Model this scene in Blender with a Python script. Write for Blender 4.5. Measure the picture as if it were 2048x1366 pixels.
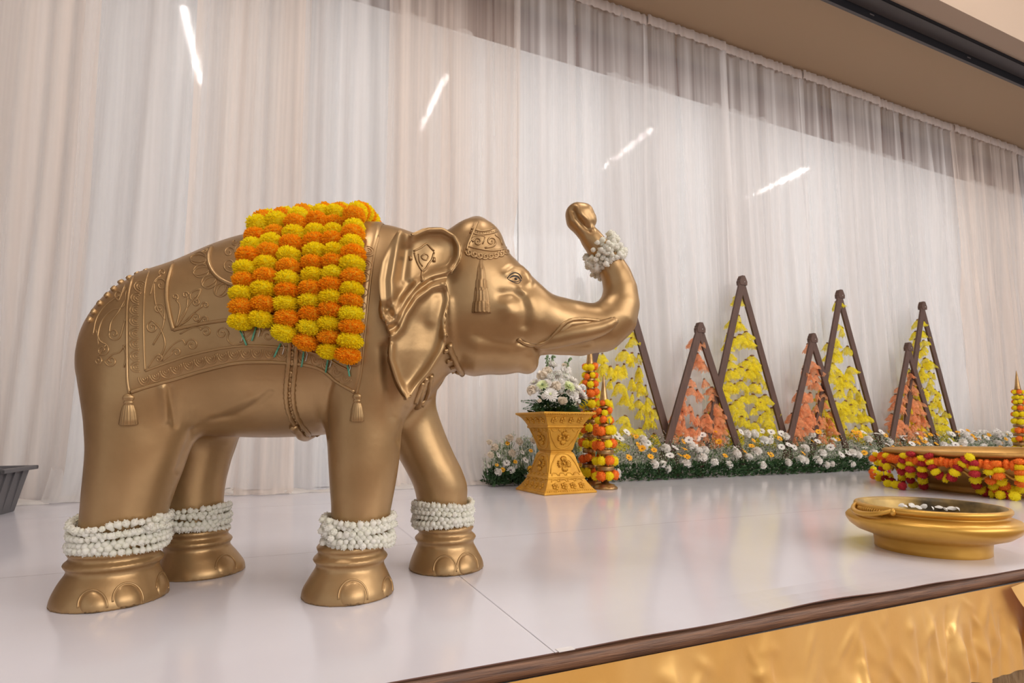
import bpy, bmesh, math, random
import numpy as np
from mathutils import Vector, Matrix, Euler, Quaternion
from mathutils.bvhtree import BVHTree
for o in list(bpy.data.objects): bpy.data.objects.remove(o)
SC = bpy.context.scene
COL = SC.collection
R = math.radians
# ---------------------------------------------------------------- camera
F, PX, PY, CAMH = 1100.0, 1024.0, 760.0, 0.55          # focal length and principal point in pixels of 2048x1366
PITCH = math.atan(97.0/F)
YAW = math.pi/2-math.atan((3610-PX)/math.hypot(F, 97.0))
FW = np.array([math.sin(YAW)*math.cos(PITCH), math.cos(YAW)*math.cos(PITCH), math.sin(PITCH)])
RT = np.array([math.cos(YAW), -math.sin(YAW), 0.0])
UP = np.cross(RT, FW)
CP = np.array([0, 0, CAMH])
cam_d = bpy.data.cameras.new('camera'); cam = bpy.data.objects.new('camera', cam_d); COL.objects.link(cam)
cam.matrix_world = Matrix(((RT[0], UP[0], -FW[0], CP[0]), (RT[1], UP[1], -FW[1], CP[1]), (RT[2], UP[2], -FW[2], CP[2]), (0, 0, 0, 1)))
cam_d.sensor_width = 36; cam_d.lens = F/2048*36; cam_d.shift_y = (PY-683)/2048; cam_d.clip_start = .05
cam_d.dof.use_dof = True; cam_d.dof.focus_distance = 2.1; cam_d.dof.aperture_fstop = 7.0
SC.camera = cam
# ---------------------------------------------------------------- world, exposure
W = bpy.data.worlds.new('hall_ambient'); SC.world = W; W.use_nodes = True
bg = W.node_tree.nodes['Background']; bg.inputs[0].default_value = (.985, .965, .985, 1); bg.inputs[1].default_value = .57
SC.view_settings.view_transform = 'Standard'; SC.view_settings.look = 'None'
SC.view_settings.gamma = 1; SC.view_settings.use_curve_mapping = False
SC.view_settings.exposure = 0.24
TUBE_POWER = 115.0
def area(name, loc, target, sx, sy, power, col):
    l = bpy.data.lights.new(name, 'AREA'); l.shape = 'RECTANGLE'; l.size = sx; l.size_y = sy; l.energy = power; l.color = col
    o = bpy.data.objects.new(name, l); COL.objects.link(o); o.location = loc
    o.rotation_euler = (Vector(target)-Vector(loc)).to_track_quat('-Z', 'Y').to_euler(); return o
area('added_key_light', (6.0, -7.5, 5.2), (1.2, 2.5, .6), 12.0, 4.5, 700, (1.0, .965, .93))  # broad soft key light added on the hall side, not a real fixture
# ---------------------------------------------------------------- pixel helpers (to author positions from the survey of the place)
def ray(x, y): return FW+RT*(x-PX)/F-UP*(y-PY)/F
def onz(x, y, z=0.0):
    d = ray(x, y); return CP+d*((z-CP[2])/d[2])
def ony(x, y, Y):
    d = ray(x, y); return CP+d*((Y-CP[1])/d[1])
# ---------------------------------------------------------------- object helpers
def link(o, parent=None):
    COL.objects.link(o)
    if parent is not None: o.parent = parent
    return o
def tag(o, label, cat, group=None):
    o['label'] = label; o['category'] = cat
    if group: o['group'] = group
    return o
def thing(name, label, cat, loc=(0, 0, 0), rz=0, group=None):
    o = bpy.data.objects.new(name, None); o.empty_display_size = .1
    link(o); o.location = loc; o.rotation_euler = (0, 0, rz)
    return tag(o, label, cat, group)
def meshdata(name, v, f, mat, smooth=True):
    me = bpy.data.meshes.new(name)
    me.from_pydata([tuple(p) for p in v], [], [tuple(q) for q in f])
    if mat is not None:
        for m in (mat if isinstance(mat, (list, tuple)) else [mat]): me.materials.append(m)
    if smooth: me.polygons.foreach_set('use_smooth', [True]*len(me.polygons))
    me.update(); return me
def obj(name, me, parent=None, loc=None, rot=None, scale=None):
    o = link(bpy.data.objects.new(name, me), parent)
    if loc is not None: o.location = loc
    if rot is not None: o.rotation_euler = rot
    if scale is not None: o.scale = (scale,)*3 if isinstance(scale, (int, float)) else scale
    return o
class MB:
    def __init__(s): s.v = []; s.f = []; s.m = []; s.mi = 0
    def add(s, v, f):
        n = len(s.v); s.v.extend([tuple(p) for p in v]); s.f.extend([tuple(i+n for i in q) for q in f]); s.m.extend([s.mi]*len(f)); return s
    def box(s, lo, hi, M=None):
        x0, y0, z0 = lo; x1, y1, z1 = hi
        v = [(x0, y0, z0), (x1, y0, z0), (x1, y1, z0), (x0, y1, z0), (x0, y0, z1), (x1, y0, z1), (x1, y1, z1), (x0, y1, z1)]
        if M is not None: v = [tuple(M @ Vector(p)) for p in v]
        return s.add(v, [(0, 3, 2, 1), (4, 5, 6, 7), (0, 1, 5, 4), (1, 2, 6, 5), (2, 3, 7, 6), (3, 0, 4, 7)])
    def tube(s, pts, r, n=6, cap=True, twist=0, tw_amp=0, closed=False):
        P = [Vector(p) for p in pts]; m = len(P)
        rr = r if hasattr(r, '__len__') else [r]*m
        T = []
        for i in range(m):
            if closed: a, b = P[(i-1) % m], P[(i+1) % m]
            else: a, b = P[max(i-1, 0)], P[min(i+1, m-1)]
            t = b-a; T.append(t.normalized() if t.length > 1e-9 else Vector((0, 0, 1)))
        up = Vector((0, 0, 1)) if abs(T[0].z) < .9 else Vector((1, 0, 0))
        N = (up-T[0]*up.dot(T[0])).normalized(); v = []; L = 0
        for i in range(m):
            N = (N-T[i]*N.dot(T[i])).normalized(); B = T[i].cross(N)
            if i: L += (P[i]-P[i-1]).length
            for k in range(n):
                a = 2*math.pi*k/n; q = rr[i]*(1+tw_amp*math.sin(2*a+L*twist)) if tw_amp else rr[i]
                v.append(P[i]+N*(math.cos(a)*q)+B*(math.sin(a)*q))
        f = []
        for i in range(m if closed else m-1):
            j = (i+1) % m
            for k in range(n):
                f.append((i*n+k, i*n+(k+1) % n, j*n+(k+1) % n, j*n+k))
        if cap and not closed: f.append(tuple(range(n))[::-1]); f.append(tuple((m-1)*n+k for k in range(n)))
        return s.add(v, f)
    def lathe(s, prof, n=32, flute=None, M=None, cap=True):
        v = []; f = []; m = len(prof)
        for r, z in prof:
            for k in range(n):
                a = 2*math.pi*k/n; q = r*(flute(a, z) if flute else 1)
                v.append((q*math.cos(a), q*math.sin(a), z))
        for i in range(m-1):
            for k in range(n): f.append((i*n+k, i*n+(k+1) % n, (i+1)*n+(k+1) % n, (i+1)*n+k))
        if cap: f.append(tuple(range(n))[::-1]); f.append(tuple((m-1)*n+k for k in range(n)))
        if M is not None: v = [tuple(M @ Vector(p)) for p in v]
        return s.add(v, f)
    def ball(s, c, r, n=10, m=6, M=None):
        rx, ry, rz = (r, r, r) if not hasattr(r, '__len__') else r
        v = [(0, 0, -rz)]; f = []
        for i in range(1, m):
            a = math.pi*i/m-math.pi/2
            for k in range(n):
                b = 2*math.pi*k/n; v.append((rx*math.cos(a)*math.cos(b), ry*math.cos(a)*math.sin(b), rz*math.sin(a)))
        v.append((0, 0, rz)); e = len(v)-1
        for k in range(n): f.append((0, 1+(k+1) % n, 1+k))
        for i in range(m-2):
            for k in range(n): f.append((1+i*n+k, 1+i*n+(k+1) % n, 1+(i+1)*n+(k+1) % n, 1+(i+1)*n+k))
        for k in range(n): f.append((1+(m-2)*n+k, 1+(m-2)*n+(k+1) % n, e))
        if M is not None: v = [tuple(M @ Vector(p)) for p in v]
        return s.add([(p[0]+c[0], p[1]+c[1], p[2]+c[2]) for p in v], f)
    def grid(s, pts, nu, nv, wrap=False):
        f = []
        for i in range(nu-1):
            for j in range(nv-1): f.append((i*nv+j, i*nv+j+1, (i+1)*nv+j+1, (i+1)*nv+j))
        return s.add(pts, f)
    def data(s, name, mat, smooth=True):
        me = meshdata(name, s.v, s.f, mat, smooth)
        if isinstance(mat, (list, tuple)) and len(mat) > 1: me.polygons.foreach_set('material_index', s.m)
        return me
    def build(s, name, mat, parent=None, smooth=True, **k): return obj(name, s.data(name, mat, smooth), parent, **k)
def bev(o, w=.004, seg=2):
    m = o.modifiers.new('bevel', 'BEVEL'); m.width = w; m.segments = seg; m.limit_method = 'ANGLE'; m.angle_limit = R(40)
    return o
def struct(o): o['kind'] = 'structure'; return o
def stuff(o): o['kind'] = 'stuff'; return o
# ---------------------------------------------------------------- materials
def mat(name, col, rough=.5, metal=0.0, var=None, vscale=8.0, stretch=None, bump=0.0, bscale=60.0, rvar=0.0, objrand=None, spec=None, coat=0, sheen=0, trans=0.0, sub=0.0):
    m = bpy.data.materials.new(name); m.use_nodes = True; nt = m.node_tree; b = nt.nodes['Principled BSDF']
    b.inputs['Base Color'].default_value = (*col, 1); b.inputs['Roughness'].default_value = rough; b.inputs['Metallic'].default_value = metal
    if spec is not None: b.inputs['Specular IOR Level'].default_value = spec
    if coat: b.inputs['Coat Weight'].default_value = coat; b.inputs['Coat Roughness'].default_value = .15
    if sheen: b.inputs['Sheen Weight'].default_value = sheen
    if sub: b.inputs['Subsurface Weight'].default_value = sub; b.inputs['Subsurface Radius'].default_value = (.01, .006, .004)
    tc = nt.nodes.new('ShaderNodeTexCoord'); src = tc.outputs['Object']
    if stretch:
        mp = nt.nodes.new('ShaderNodeMapping'); mp.inputs['Scale'].default_value = stretch; nt.links.new(src, mp.inputs[0]); src = mp.outputs[0]
    out = None
    if var is not None:
        n = nt.nodes.new('ShaderNodeTexNoise'); n.inputs['Scale'].default_value = vscale; n.inputs['Detail'].default_value = 5; nt.links.new(src, n.inputs['Vector'])
        r = nt.nodes.new('ShaderNodeValToRGB'); r.color_ramp.elements[0].position = .33; r.color_ramp.elements[1].position = .68
        r.color_ramp.elements[0].color = (*var, 1); r.color_ramp.elements[1].color = (*col, 1)
        nt.links.new(n.outputs['Fac'], r.inputs[0]); out = r.outputs[0]
        if rvar:
            mr = nt.nodes.new('ShaderNodeMapRange'); mr.inputs[3].default_value = rough+rvar; mr.inputs[4].default_value = rough-rvar
            nt.links.new(n.outputs['Fac'], mr.inputs[0]); nt.links.new(mr.outputs[0], b.inputs['Roughness'])
    if objrand is not None:
        oi = nt.nodes.new('ShaderNodeObjectInfo'); mx = nt.nodes.new('ShaderNodeMix'); mx.data_type = 'RGBA'
        nt.links.new(oi.outputs['Random'], mx.inputs[0]); mx.inputs[7].default_value = (*objrand, 1)
        if out is not None: nt.links.new(out, mx.inputs[6])
        else: mx.inputs[6].default_value = (*col, 1)
        out = mx.outputs[2]
    if out is not None: nt.links.new(out, b.inputs['Base Color'])
    if bump:
        n2 = nt.nodes.new('ShaderNodeTexNoise'); n2.inputs['Scale'].default_value = bscale; n2.inputs['Detail'].default_value = 4; nt.links.new(src, n2.inputs['Vector'])
        bp = nt.nodes.new('ShaderNodeBump'); bp.inputs['Strength'].default_value = bump; bp.inputs['Distance'].default_value = .01
        nt.links.new(n2.outputs['Fac'], bp.inputs['Height']); nt.links.new(bp.outputs[0], b.inputs['Normal'])
    if trans:
        t = nt.nodes.new('ShaderNodeBsdfTranslucent'); t.inputs[0].default_value = (*col, 1)
        if out is not None: nt.links.new(out, t.inputs[0])
        ms = nt.nodes.new('ShaderNodeMixShader'); ms.inputs[0].default_value = trans
        nt.links.new(b.outputs[0], ms.inputs[1]); nt.links.new(t.outputs[0], ms.inputs[2]); nt.links.new(ms.outputs[0], nt.nodes['Material Output'].inputs[0])
    return m
def sheer(name, col, opac, stretch=(26, 1, .35), vary=.25, thru=.4):
    m = bpy.data.materials.new(name); m.use_nodes = True; nt = m.node_tree; nt.nodes.remove(nt.nodes['Principled BSDF'])
    d = nt.nodes.new('ShaderNodeBsdfDiffuse'); t = nt.nodes.new('ShaderNodeBsdfTranslucent'); tr = nt.nodes.new('ShaderNodeBsdfTransparent')
    d.inputs[0].default_value = (*col, 1); t.inputs[0].default_value = (*col, 1)
    a = nt.nodes.new('ShaderNodeMixShader'); a.inputs[0].default_value = thru; nt.links.new(d.outputs[0], a.inputs[1]); nt.links.new(t.outputs[0], a.inputs[2])
    b = nt.nodes.new('ShaderNodeMixShader'); nt.links.new(tr.outputs[0], b.inputs[1]); nt.links.new(a.outputs[0], b.inputs[2])
    tc = nt.nodes.new('ShaderNodeTexCoord'); mp = nt.nodes.new('ShaderNodeMapping'); mp.inputs['Scale'].default_value = stretch
    n = nt.nodes.new('ShaderNodeTexNoise'); n.inputs['Scale'].default_value = 1; n.inputs['Detail'].default_value = 2.2
    mr = nt.nodes.new('ShaderNodeMapRange'); mr.inputs[1].default_value = .3; mr.inputs[2].default_value = .7; mr.inputs[3].default_value = opac-vary; mr.inputs[4].default_value = min(1, opac+vary)
    nt.links.new(tc.outputs['Object'], mp.inputs[0]); nt.links.new(mp.outputs[0], n.inputs['Vector']); nt.links.new(n.outputs['Fac'], mr.inputs[0]); nt.links.new(mr.outputs[0], b.inputs[0])
    nt.links.new(b.outputs[0], nt.nodes['Material Output'].inputs[0]); return m
def emit(name, col, s):
    m = bpy.data.materials.new(name); m.use_nodes = True; nt = m.node_tree; nt.nodes.remove(nt.nodes['Principled BSDF'])
    e = nt.nodes.new('ShaderNodeEmission'); e.inputs[0].default_value = (*col, 1); e.inputs[1].default_value = s
    nt.links.new(e.outputs[0], nt.nodes['Material Output'].inputs[0]); return m
M = dict(
    floor=mat('white_gloss_sheet', (.745, .74, .81), .14, var=(.70, .69, .755), vscale=1.5, bump=.02, bscale=6, spec=.6),
    deck=mat('stage_deck_board', (.58, .56, .58), .7),
    panel=mat('white_gloss_panel', (.84, .87, .90), .06, spec=.75),
    tan=mat('tan_paint', (.42, .30, .19), .8, bump=.03, bscale=30),
    beige=mat('beige_paint', (.40, .30, .225), .8, bump=.02, bscale=30),
    hallceil=mat('hall_ceiling_paint', (.72, .60, .48), .85),
    black=mat('black_metal', (.008, .007, .009), .7, spec=.15),
    dgrey=mat('dark_grey_metal', (.07, .06, .06), .5),
    wood=mat('worn_brown_wood', (.235, .115, .06), .45, var=(.09, .043, .026), vscale=3, stretch=(2, 60, 60), bump=.3, bscale=8),
    sheetedge=mat('sheet_cut_edge', (.16, .08, .06), .6),
    satin=mat('gold_satin', (.86, .52, .16), .34, metal=.3, var=(.80, .44, .10), vscale=2.0, sheen=.3, bump=.12, bscale=14, stretch=(1.6, 1, .6)),
    crinkle=mat('crinkled_bronze_fabric', (.42, .30, .17), .35, metal=.4, var=(.24, .16, .08), vscale=20, stretch=(4, 4, 1), bump=.8, bscale=14),
    bronze=mat('bronze_paint', (.455, .292, .138), .375, metal=.70, var=(.365, .228, .102), vscale=5, rvar=.05, bump=.05, bscale=45),
    bronze_dark=mat('bronze_paint_worn', (.37, .235, .11), .42, metal=.6, var=(.27, .15, .055), vscale=14, bump=.1, bscale=90),
    gold=mat('gold_paint', (.62, .315, .03), .38, metal=.45, var=(.50, .235, .018), vscale=10, bump=.25, bscale=160),
    goldbowl=mat('gold_gloss_paint', (.66, .375, .07), .33, metal=.5, var=(.59, .32, .05), vscale=5),
    bowlin=mat('bowl_inner_stained', (.50, .33, .10), .45, metal=.4, var=(.05, .035, .015), vscale=6),
    brass=mat('aged_brass', (.48, .30, .13), .32, metal=.8, var=(.28, .16, .06), vscale=18),
    ink=mat('eye_paint', (.02, .014, .012), .6),
    yel=mat('marigold_yellow', (1.0, .86, .012), .8, objrand=(1.0, .90, .02), trans=.5),
    org=mat('marigold_orange', (1.0, .50, .008), .8, objrand=(1.0, .56, .015), trans=.5),
    dorg=mat('marigold_deep_orange', (.88, .17, .012), .75, objrand=(.92, .22, .015), trans=.15),
    red=mat('marigold_crimson', (.42, .012, .018), .75, objrand=(.5, .02, .03), trans=.1),
    jas=mat('jasmine_white', (.95, .93, .86), .55, objrand=(.92, .91, .80), trans=.35),
    jasstr=mat('jasmine_thread', (.72, .70, .52), .7),
    stem=mat('green_straw', (.10, .36, .24), .5),
    thread=mat('white_thread', (.75, .73, .68), .7),
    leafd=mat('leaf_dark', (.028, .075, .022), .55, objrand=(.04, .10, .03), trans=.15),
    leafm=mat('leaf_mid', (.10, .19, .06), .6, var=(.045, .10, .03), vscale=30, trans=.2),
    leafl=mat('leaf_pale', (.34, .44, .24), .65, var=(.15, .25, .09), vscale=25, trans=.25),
    gyp=mat('tiny_white_bloom', (.74, .78, .64), .7, trans=.2),
    white=mat('petal_white', (.93, .91, .87), .65, objrand=(.90, .86, .81), trans=.25),
    cream=mat('petal_cream', (.86, .77, .64), .65, trans=.2),
    lime=mat('petal_pale_green', (.80, .86, .50), .65, trans=.25),
    daisyc=mat('daisy_grey_centre', (.16, .12, .13), .7),
    yflow=mat('petal_golden', (.95, .44, .008), .65, objrand=(.98, .50, .015), trans=.2),
    yflowc=mat('golden_centre', (.28, .12, .01), .8),
    clothy=None, clotho=None,
    bead=mat('brown_bead', (.20, .085, .03), .5),
    frame=mat('dark_brown_timber', (.105, .050, .032), .55, var=(.068, .032, .021), vscale=4, stretch=(14, 14, 2), bump=.15, bscale=30),
    crate=mat('grey_plastic', (.105, .10, .105), .5),
    tape=mat('white_tape', (.8, .79, .8), .4),
    tube=emit('fluorescent_tube', (1.0, .97, .93), TUBE_POWER),
    fixture=mat('fixture_white', (.8, .8, .78), .5),
    ivory=sheer('ivory_sheer', (.87, .845, .835), .52, stretch=(8, 1, .06), vary=.32),
    blush=sheer('blush_sheer', (.87, .77, .70), .56, stretch=(9, 1, .06), vary=.32),
)
M['clothy'] = sheer('yellow_tulle', (1.0, .88, .07), .60, stretch=(4, 4, 4), vary=.2, thru=.55)
M['clotho'] = sheer('orange_tulle', (1.0, .50, .26), .60, stretch=(4, 4, 4), vary=.2, thru=.55)
M['header'] = sheer('curtain_header_double', (.84, .76, .71), .86, stretch=(9, 1, 2), vary=.08)
M['hem'] = sheer('pooled_hem_fabric', (.86, .82, .78), .90, stretch=(6, 6, 6), vary=.08)
M['string'] = mat('pale_string', (.62, .60, .52), .6)
rnd = random.Random(7)
# ================================================================ the setting
EDGE = 1.265
fl = struct(MB().box((-6, EDGE+.03, -.9), (18, 5.9, -.004)).build('floor', M['deck'], smooth=False))
xs = [-3.4, -2.25, .65, 3.55, 6.45, 9.35, 12.25, 15.15]; ys = [EDGE-.012, 2.66, 4.31, 5.85]
for i in range(len(xs)-1):
    for j in range(len(ys)-1):
        x0, x1, y0, y1 = xs[i]+.0008, xs[i+1]-.0008, ys[j]+.0008, ys[j+1]-.0008
        nu = 60 if j == 0 else 2; nv = 12 if j == 0 else 2; b = MB(); P = []; Q = []
        for a in range(nu):
            for c in range(nv):
                x = x0+(x1-x0)*a/(nu-1); t = c/(nv-1); y = y0+(y1-y0)*t*(t if j == 0 else 1)
                z = 0.0
                if j == 0:
                    w = max(0, 1-(y-y0)/.22)**2
                    z = w*(.013*math.exp(-((x-1.62)/.28)**2)+.006*math.exp(-((x-2.15)/.2)**2)+.003*math.exp(-((x-.9)/.15)**2))
                P.append((x, y, z)); Q.append((x, y, z-.0032))
        b.grid(P, nu, nv); n = len(b.v); b.grid(Q[::1], nu, nv)
        b.f[-(nu-1)*(nv-1):] = [q[::-1] for q in b.f[-(nu-1)*(nv-1):]]
        b.mi = 1
        for a in range(nu-1): b.add([], []); b.f.append((a*nv, (a+1)*nv, n+(a+1)*nv, n+a*nv)[::-1]); b.m.append(1)
        b.build('floor_sheet', [M['floor'], M['sheetedge']], fl, smooth=False)
tp = MB().box((.66, EDGE-.0155, .0006), (.705, EDGE+.006, .0016)).build('tape_strip', M['tape'], smooth=False)
tag(tp, 'small piece of white tape on the stage edge at the floor seam', 'tape')
# half-round timber nosing along the stage front
prof = [(.02, -.006), (-.004, -.006), (-.012, -.012), (-.0165, -.022), (-.0165, -.034), (-.012, -.044), (-.004, -.05), (.02, -.052)]
b = MB(); xsn = np.linspace(-6, 18, 160)
P = [(x, EDGE+p[0]-.002*math.sin(x*2.1), p[1]+.0015*math.sin(x*5.3)) for x in xsn for p in prof]; b.grid(P, 160, len(prof))
struct(b.build('trim_1', M['wood']))
# walls, stage ceiling, hall
struct(MB().box((-6, 5.75, -.9), (18, 5.9, 7.3)).build('wall_back', mat('dark_brown_wall', (.25, .145, .12), .85), smooth=False))
struct(MB().box((-6, 4.10, 5.68), (18, 5.75, 5.78)).build('ceiling', M['tan'], smooth=False))
struct(MB().box((-6, 3.80, 5.67), (18, 4.10, 5.8)).build('trim_2', M['beige'], smooth=False))
struct(MB().box((-6, 3.665, 5.67), (18, 3.80, 7.3)).build('wall_bulkhead', M['beige'], smooth=False))
struct(MB().box((-3.6, 1.3, -.9), (-3.4, 5.75, 7.2)).build('wall_left_added', mat('light_block_brown', (.20, .14, .11), .85), smooth=False))  # unseen dark wall, added to block ambient light from the left
hc = struct(MB().box((-9, -13, 7.16), (20, 3.67, 7.3)).build('ceiling_hall', M['hallceil'], smooth=False)); hc.name = 'ceiling_1'
struct(MB().box((-9, -13, -1.0), (20, 5.9, -.9)).build('floor_hall', mat('hall_carpet', (.25, .14, .09), .9), smooth=False))
# black screen track under the stage ceiling
t = thing('curtain_track', 'long black metal track running along the stage ceiling edge', 'track', (6, 4.0, 5.67))
MB().box((-9.3, .085, -.13), (12, .105, 0)).build('channel_side', M['black'], t, smooth=False)
MB().box((-9.3, .083, -.138), (12, .112, -.13)).build('channel_lip', M['dgrey'], t, smooth=False)
MB().box((-9.3, -.105, -.03), (12, -.085, 0)).build('channel_side', M['black'], t, smooth=False)
MB().box((-9.3, -.085, -.02), (12, .085, 0)).build('channel_top', M['dgrey'], t, smooth=False)
for k in range(2, 12): MB().box((-11.5+k*2, .08, -.075), (-11.42+k*2, .09, -.06)).build('rivet_plate', M['dgrey'], t, smooth=False)
# glossy white panels behind the drapes (they mirror the hall's tubes)
pe = [-3.38, -2.6, float(ony(1036, 470, 5.5)[0]), 5.9, 8.5, 12.9, 15]
PL = ['left of the elephant', 'behind the elephant body', 'behind the raised trunk', 'behind the middle triangle frames', 'behind the right triangle frames', 'at the far right end']
for i in range(6):
    o = bev(MB().box((pe[i]+.006, 5.5, .004), (pe[i+1]-.006, 5.54, 4.93)).build('backdrop_panel', M['panel'], smooth=False), .004)
    tag(o, 'glossy white backdrop panel behind the sheer drapes, '+PL[i], 'panel', 'backdrop panels')
# ceiling tubes of the hall
TX = [-1.55, 2.68, 7.35, 12.1]
for i, x in enumerate(TX):
    for y0 in (-.4,):
        t = thing('ceiling_light', ('leftmost', 'second from left', 'third from left', 'rightmost')[i]+' fluorescent tube light on the hall ceiling, mirrored in the backdrop', 'ceiling light', (x, y0, 7.16), 0, 'hall ceiling tubes')
        MB().box((-.09, 0, -.05), (.09, 2.8, 0)).build('housing', M['fixture'], t, smooth=False)
        MB().tube([(0, .03, -.075), (0, 2.77, -.075)], .033, 8).build('tube', M['tube'], t)
# ---------------------------------------------------------------- drapes
def wob(x, seed):
    return (math.sin(x*7.1+seed+1.2*math.sin(x*1.7+seed))+.8*math.sin(x*13.7+seed*1.7+1.6*math.sin(x*2.3+seed))+.6*math.sin(x*27.3+seed*2.9+2*math.sin(x*3.1))+.4*math.sin(x*49+seed+3*math.sin(x*2.1)))/2.0
def drape(x0, x1, Y, seed, amp, mt, lean=0.0, flare=.20, ztop=5.68, gap=0):
    nx = max(30, int((x1-x0)/.022)); Z = [ztop, ztop-.02, ztop-.05, ztop-.09, ztop-.14, ztop-.17, ztop-.21, ztop-.3, ztop-.4, 4.3+.3*(ztop > 5), 4.1, 3.6, 3.1, 2.9, 2.75, 2.6, 2.45, 2.3, 2.1, 1.8, 1.3, .9, .55, .3, .15, .07, .03, .012, .006]
    P = []
    for i in range(nx):
        u = i/(nx-1)
        for k, z in enumerate(Z):
            e_ = .056*math.exp(-((z-2.62)/.26)**2); x = x0+(x1-x0)*u+(e_*(1-u)**3 if gap > 0 else -e_*u**3 if gap < 0 else 0)
            s = 1-z/ztop
            a = amp*(.35+.9*min(1, s*1.6))
            ph = seed+.5*math.sin(s*3+seed)+s*.35
            y = Y-a*wob(x*(1-.05*s)+.03*math.sin(s*4+x*2), ph)
            y -= .014*math.sin(x*38+seed)*(1 if z > ztop-.2 else max(0, 1-s*3))
            if ztop-.17 < z < ztop-.001: y += -.014-.010*math.sin(x*55+2*math.sin(x*13)+seed)
            hem = max(0, 1-z/.42)
            y -= hem*hem*(flare*(.65+.5*math.sin(x*3.1+seed)))
            zz = z
            if z < .2: zz = z+.05*hem*max(0, math.sin(x*6.3+seed)*.6+.4*math.sin(x*15+seed))*(z/.2)+.004
            P.append((x+lean*(s-.3)+.02*math.sin(s*5+x)*s, y, zz))
    return MB().grid(P, nx, len(Z)).data('drape', mt)
SLIT = float(ony(1034, 470, 5.25)[0]); SLITP = float(ony(1036, 470, 5.5)[0])
DX = [-3.3, -2.45, -1.5, -.72, .12, .95, 1.52, SLIT, 3.0, 4.05, 5.3, 6.75, 8.4, 10.3, 12.2, 15]
DL = ['at the far left edge of the stage', 'above the grey crate', 'left of the elephant rump', 'behind the elephant rump', 'behind the elephant back garlands', 'behind the elephant shoulder',
      'behind the elephant head', 'just right of the narrow dark gap', 'behind the trunk tip', 'behind the first small orange triangle', 'behind the tallest middle triangle', 'behind the second orange triangle',
      'behind the rightmost triangles', 'right of all the triangle frames', 'at the far right edge of the photo']
for i in range(len(DX)-1):
    k = 'blush' if i in (0, 1, 3, 5, 6, 13) else 'ivory'
    me = drape(DX[i]-.05, DX[i+1]+.05, 5.27-.02*(i % 2), 1.3+i*2.17, .055, M[k], gap={7: 1, 6: -1}.get(i, 0), flare=.20 if i < 8 else .06)
    o = obj('sheer_curtain', me); xa, xb = DX[i], DX[i+1]; nh = int((xb-xa)/.012); P = []
    for q in range(nh):
        x = xa+(xb-xa)*q/(nh-1); w = math.sin(x*47+2.2*math.sin(x*11)+i)+.6*math.sin(x*83+i)
        for z, dy in ((5.66, 0), (5.65, -.012), (5.60, -.017), (5.545, -.014), (5.53, -.002)): P.append((x, 5.235-.02*(i % 2)+dy-.007*w, z+.003*math.sin(x*31)))
    MB().grid(P, nh, 5).build('rod_pocket', M['header'], o)
    nh = int((xb-xa)/.025); P = []
    for q in range(nh):
        x = xa+(xb-xa)*q/(nh-1); hh = .022+.02*(math.sin(x*4.3+i)+1)*.5+.012*math.sin(x*13); dd = .05+.04*math.sin(x*3.7+i*2)+.015*math.sin(x*17)
        for a_ in np.linspace(0, math.pi, 9): P.append((x, (5.13 if i < 8 else 5.2)-.015*(i % 2)-dd*(1 if i < 8 else .5)*math.cos(a_)+.01*math.sin(x*29+a_*3), .003+hh*math.sin(a_)*(1+.25*math.sin(x*37+a_*4))))
    MB().grid(P, nh, 9).build('pooled_hem', M['hem'], o)
    tag(o, 'gathered '+k+' sheer curtain panel '+DL[i], 'curtain', 'sheer stage drapes')
rod = MB().tube([(-3.35, 5.29, 5.665), (16, 5.29, 5.665)], .012, 8).build('curtain_rod', M['dgrey'])
tag(rod, 'thin dark rod along the gathered curtain header under the ceiling', 'curtain rod')
# second, looser layer of drape
for i, (a, c, l) in enumerate([(-3.3, -1.9, 'far left inner'), (-1.75, -.95, 'left of elephant, inner'), (-.1, .42, 'above the marigold garlands, inner'), (1.0, 1.32, 'above the elephant ear, inner'), (1.66, 1.84, 'above the elephant forehead, inner'), (3.55, 4.6, 'behind the first triangle, inner'), (5.2, 6.2, 'above the middle triangle, inner'), (7.7, 9.6, 'above the right triangles, inner'), (11, 15, 'far right inner')]):
    o = obj('sheer_curtain', drape(a, c, 5.40, 9.1+i*1.9, .04, M['ivory'], flare=.03, ztop=4.9)); tag(o, 'second ivory sheer curtain layer hanging '+l+' layer of the drapes', 'curtain', 'sheer stage drapes')
# ---------------------------------------------------------------- stage skirt
b = MB(); nx, nz = 1500, 40; P = []; r_ = random.Random(21)
FOLD = [(r_.uniform(-.6, 9), r_.uniform(.012, .05), r_.gauss(0, .05), r_.choice((-1, 1, 1))*r_.uniform(.004, .016), r_.uniform(0, .55)) for k in range(250)]
CREASE = [(r_.uniform(-.6, 9), r_.uniform(.1, .9), r_.uniform(.01, .05), r_.uniform(.012, .03), r_.gauss(0, .8), r_.uniform(.002, .006)) for k in range(270)]
FX = np.array(FOLD); CX = np.array(CREASE)
for i in range(nx):
    x = -.6+9.6*(.42*(i/(nx-1))+.58*(i/(nx-1))**2.2)
    for k in range(nz):
        t = k/(nz-1); z = -.047-.30*t+.010*math.sin(x*7)*t-.006*math.sin(x*19)*t
        g = np.clip((t-FX[:, 4])/.3, 0, 1); d = (FX[:, 3]*g*np.exp(-((x-FX[:, 0]-FX[:, 2]*t)/FX[:, 1])**2)).sum()
        c = CX[:, 4]; u = (x-CX[:, 0])+c*(t-CX[:, 1])*.3; v = (t-CX[:, 1])*.3-c*(x-CX[:, 0])
        d += (CX[:, 5]*np.exp(-(u/CX[:, 3])**2-(v/(CX[:, 2]*2.2))**2)).sum()*min(1, t*6)
        P.append((x, EDGE-.016-.020*t-d-.0015*math.sin(x*61+4*math.sin(t*5))*t, z))
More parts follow.
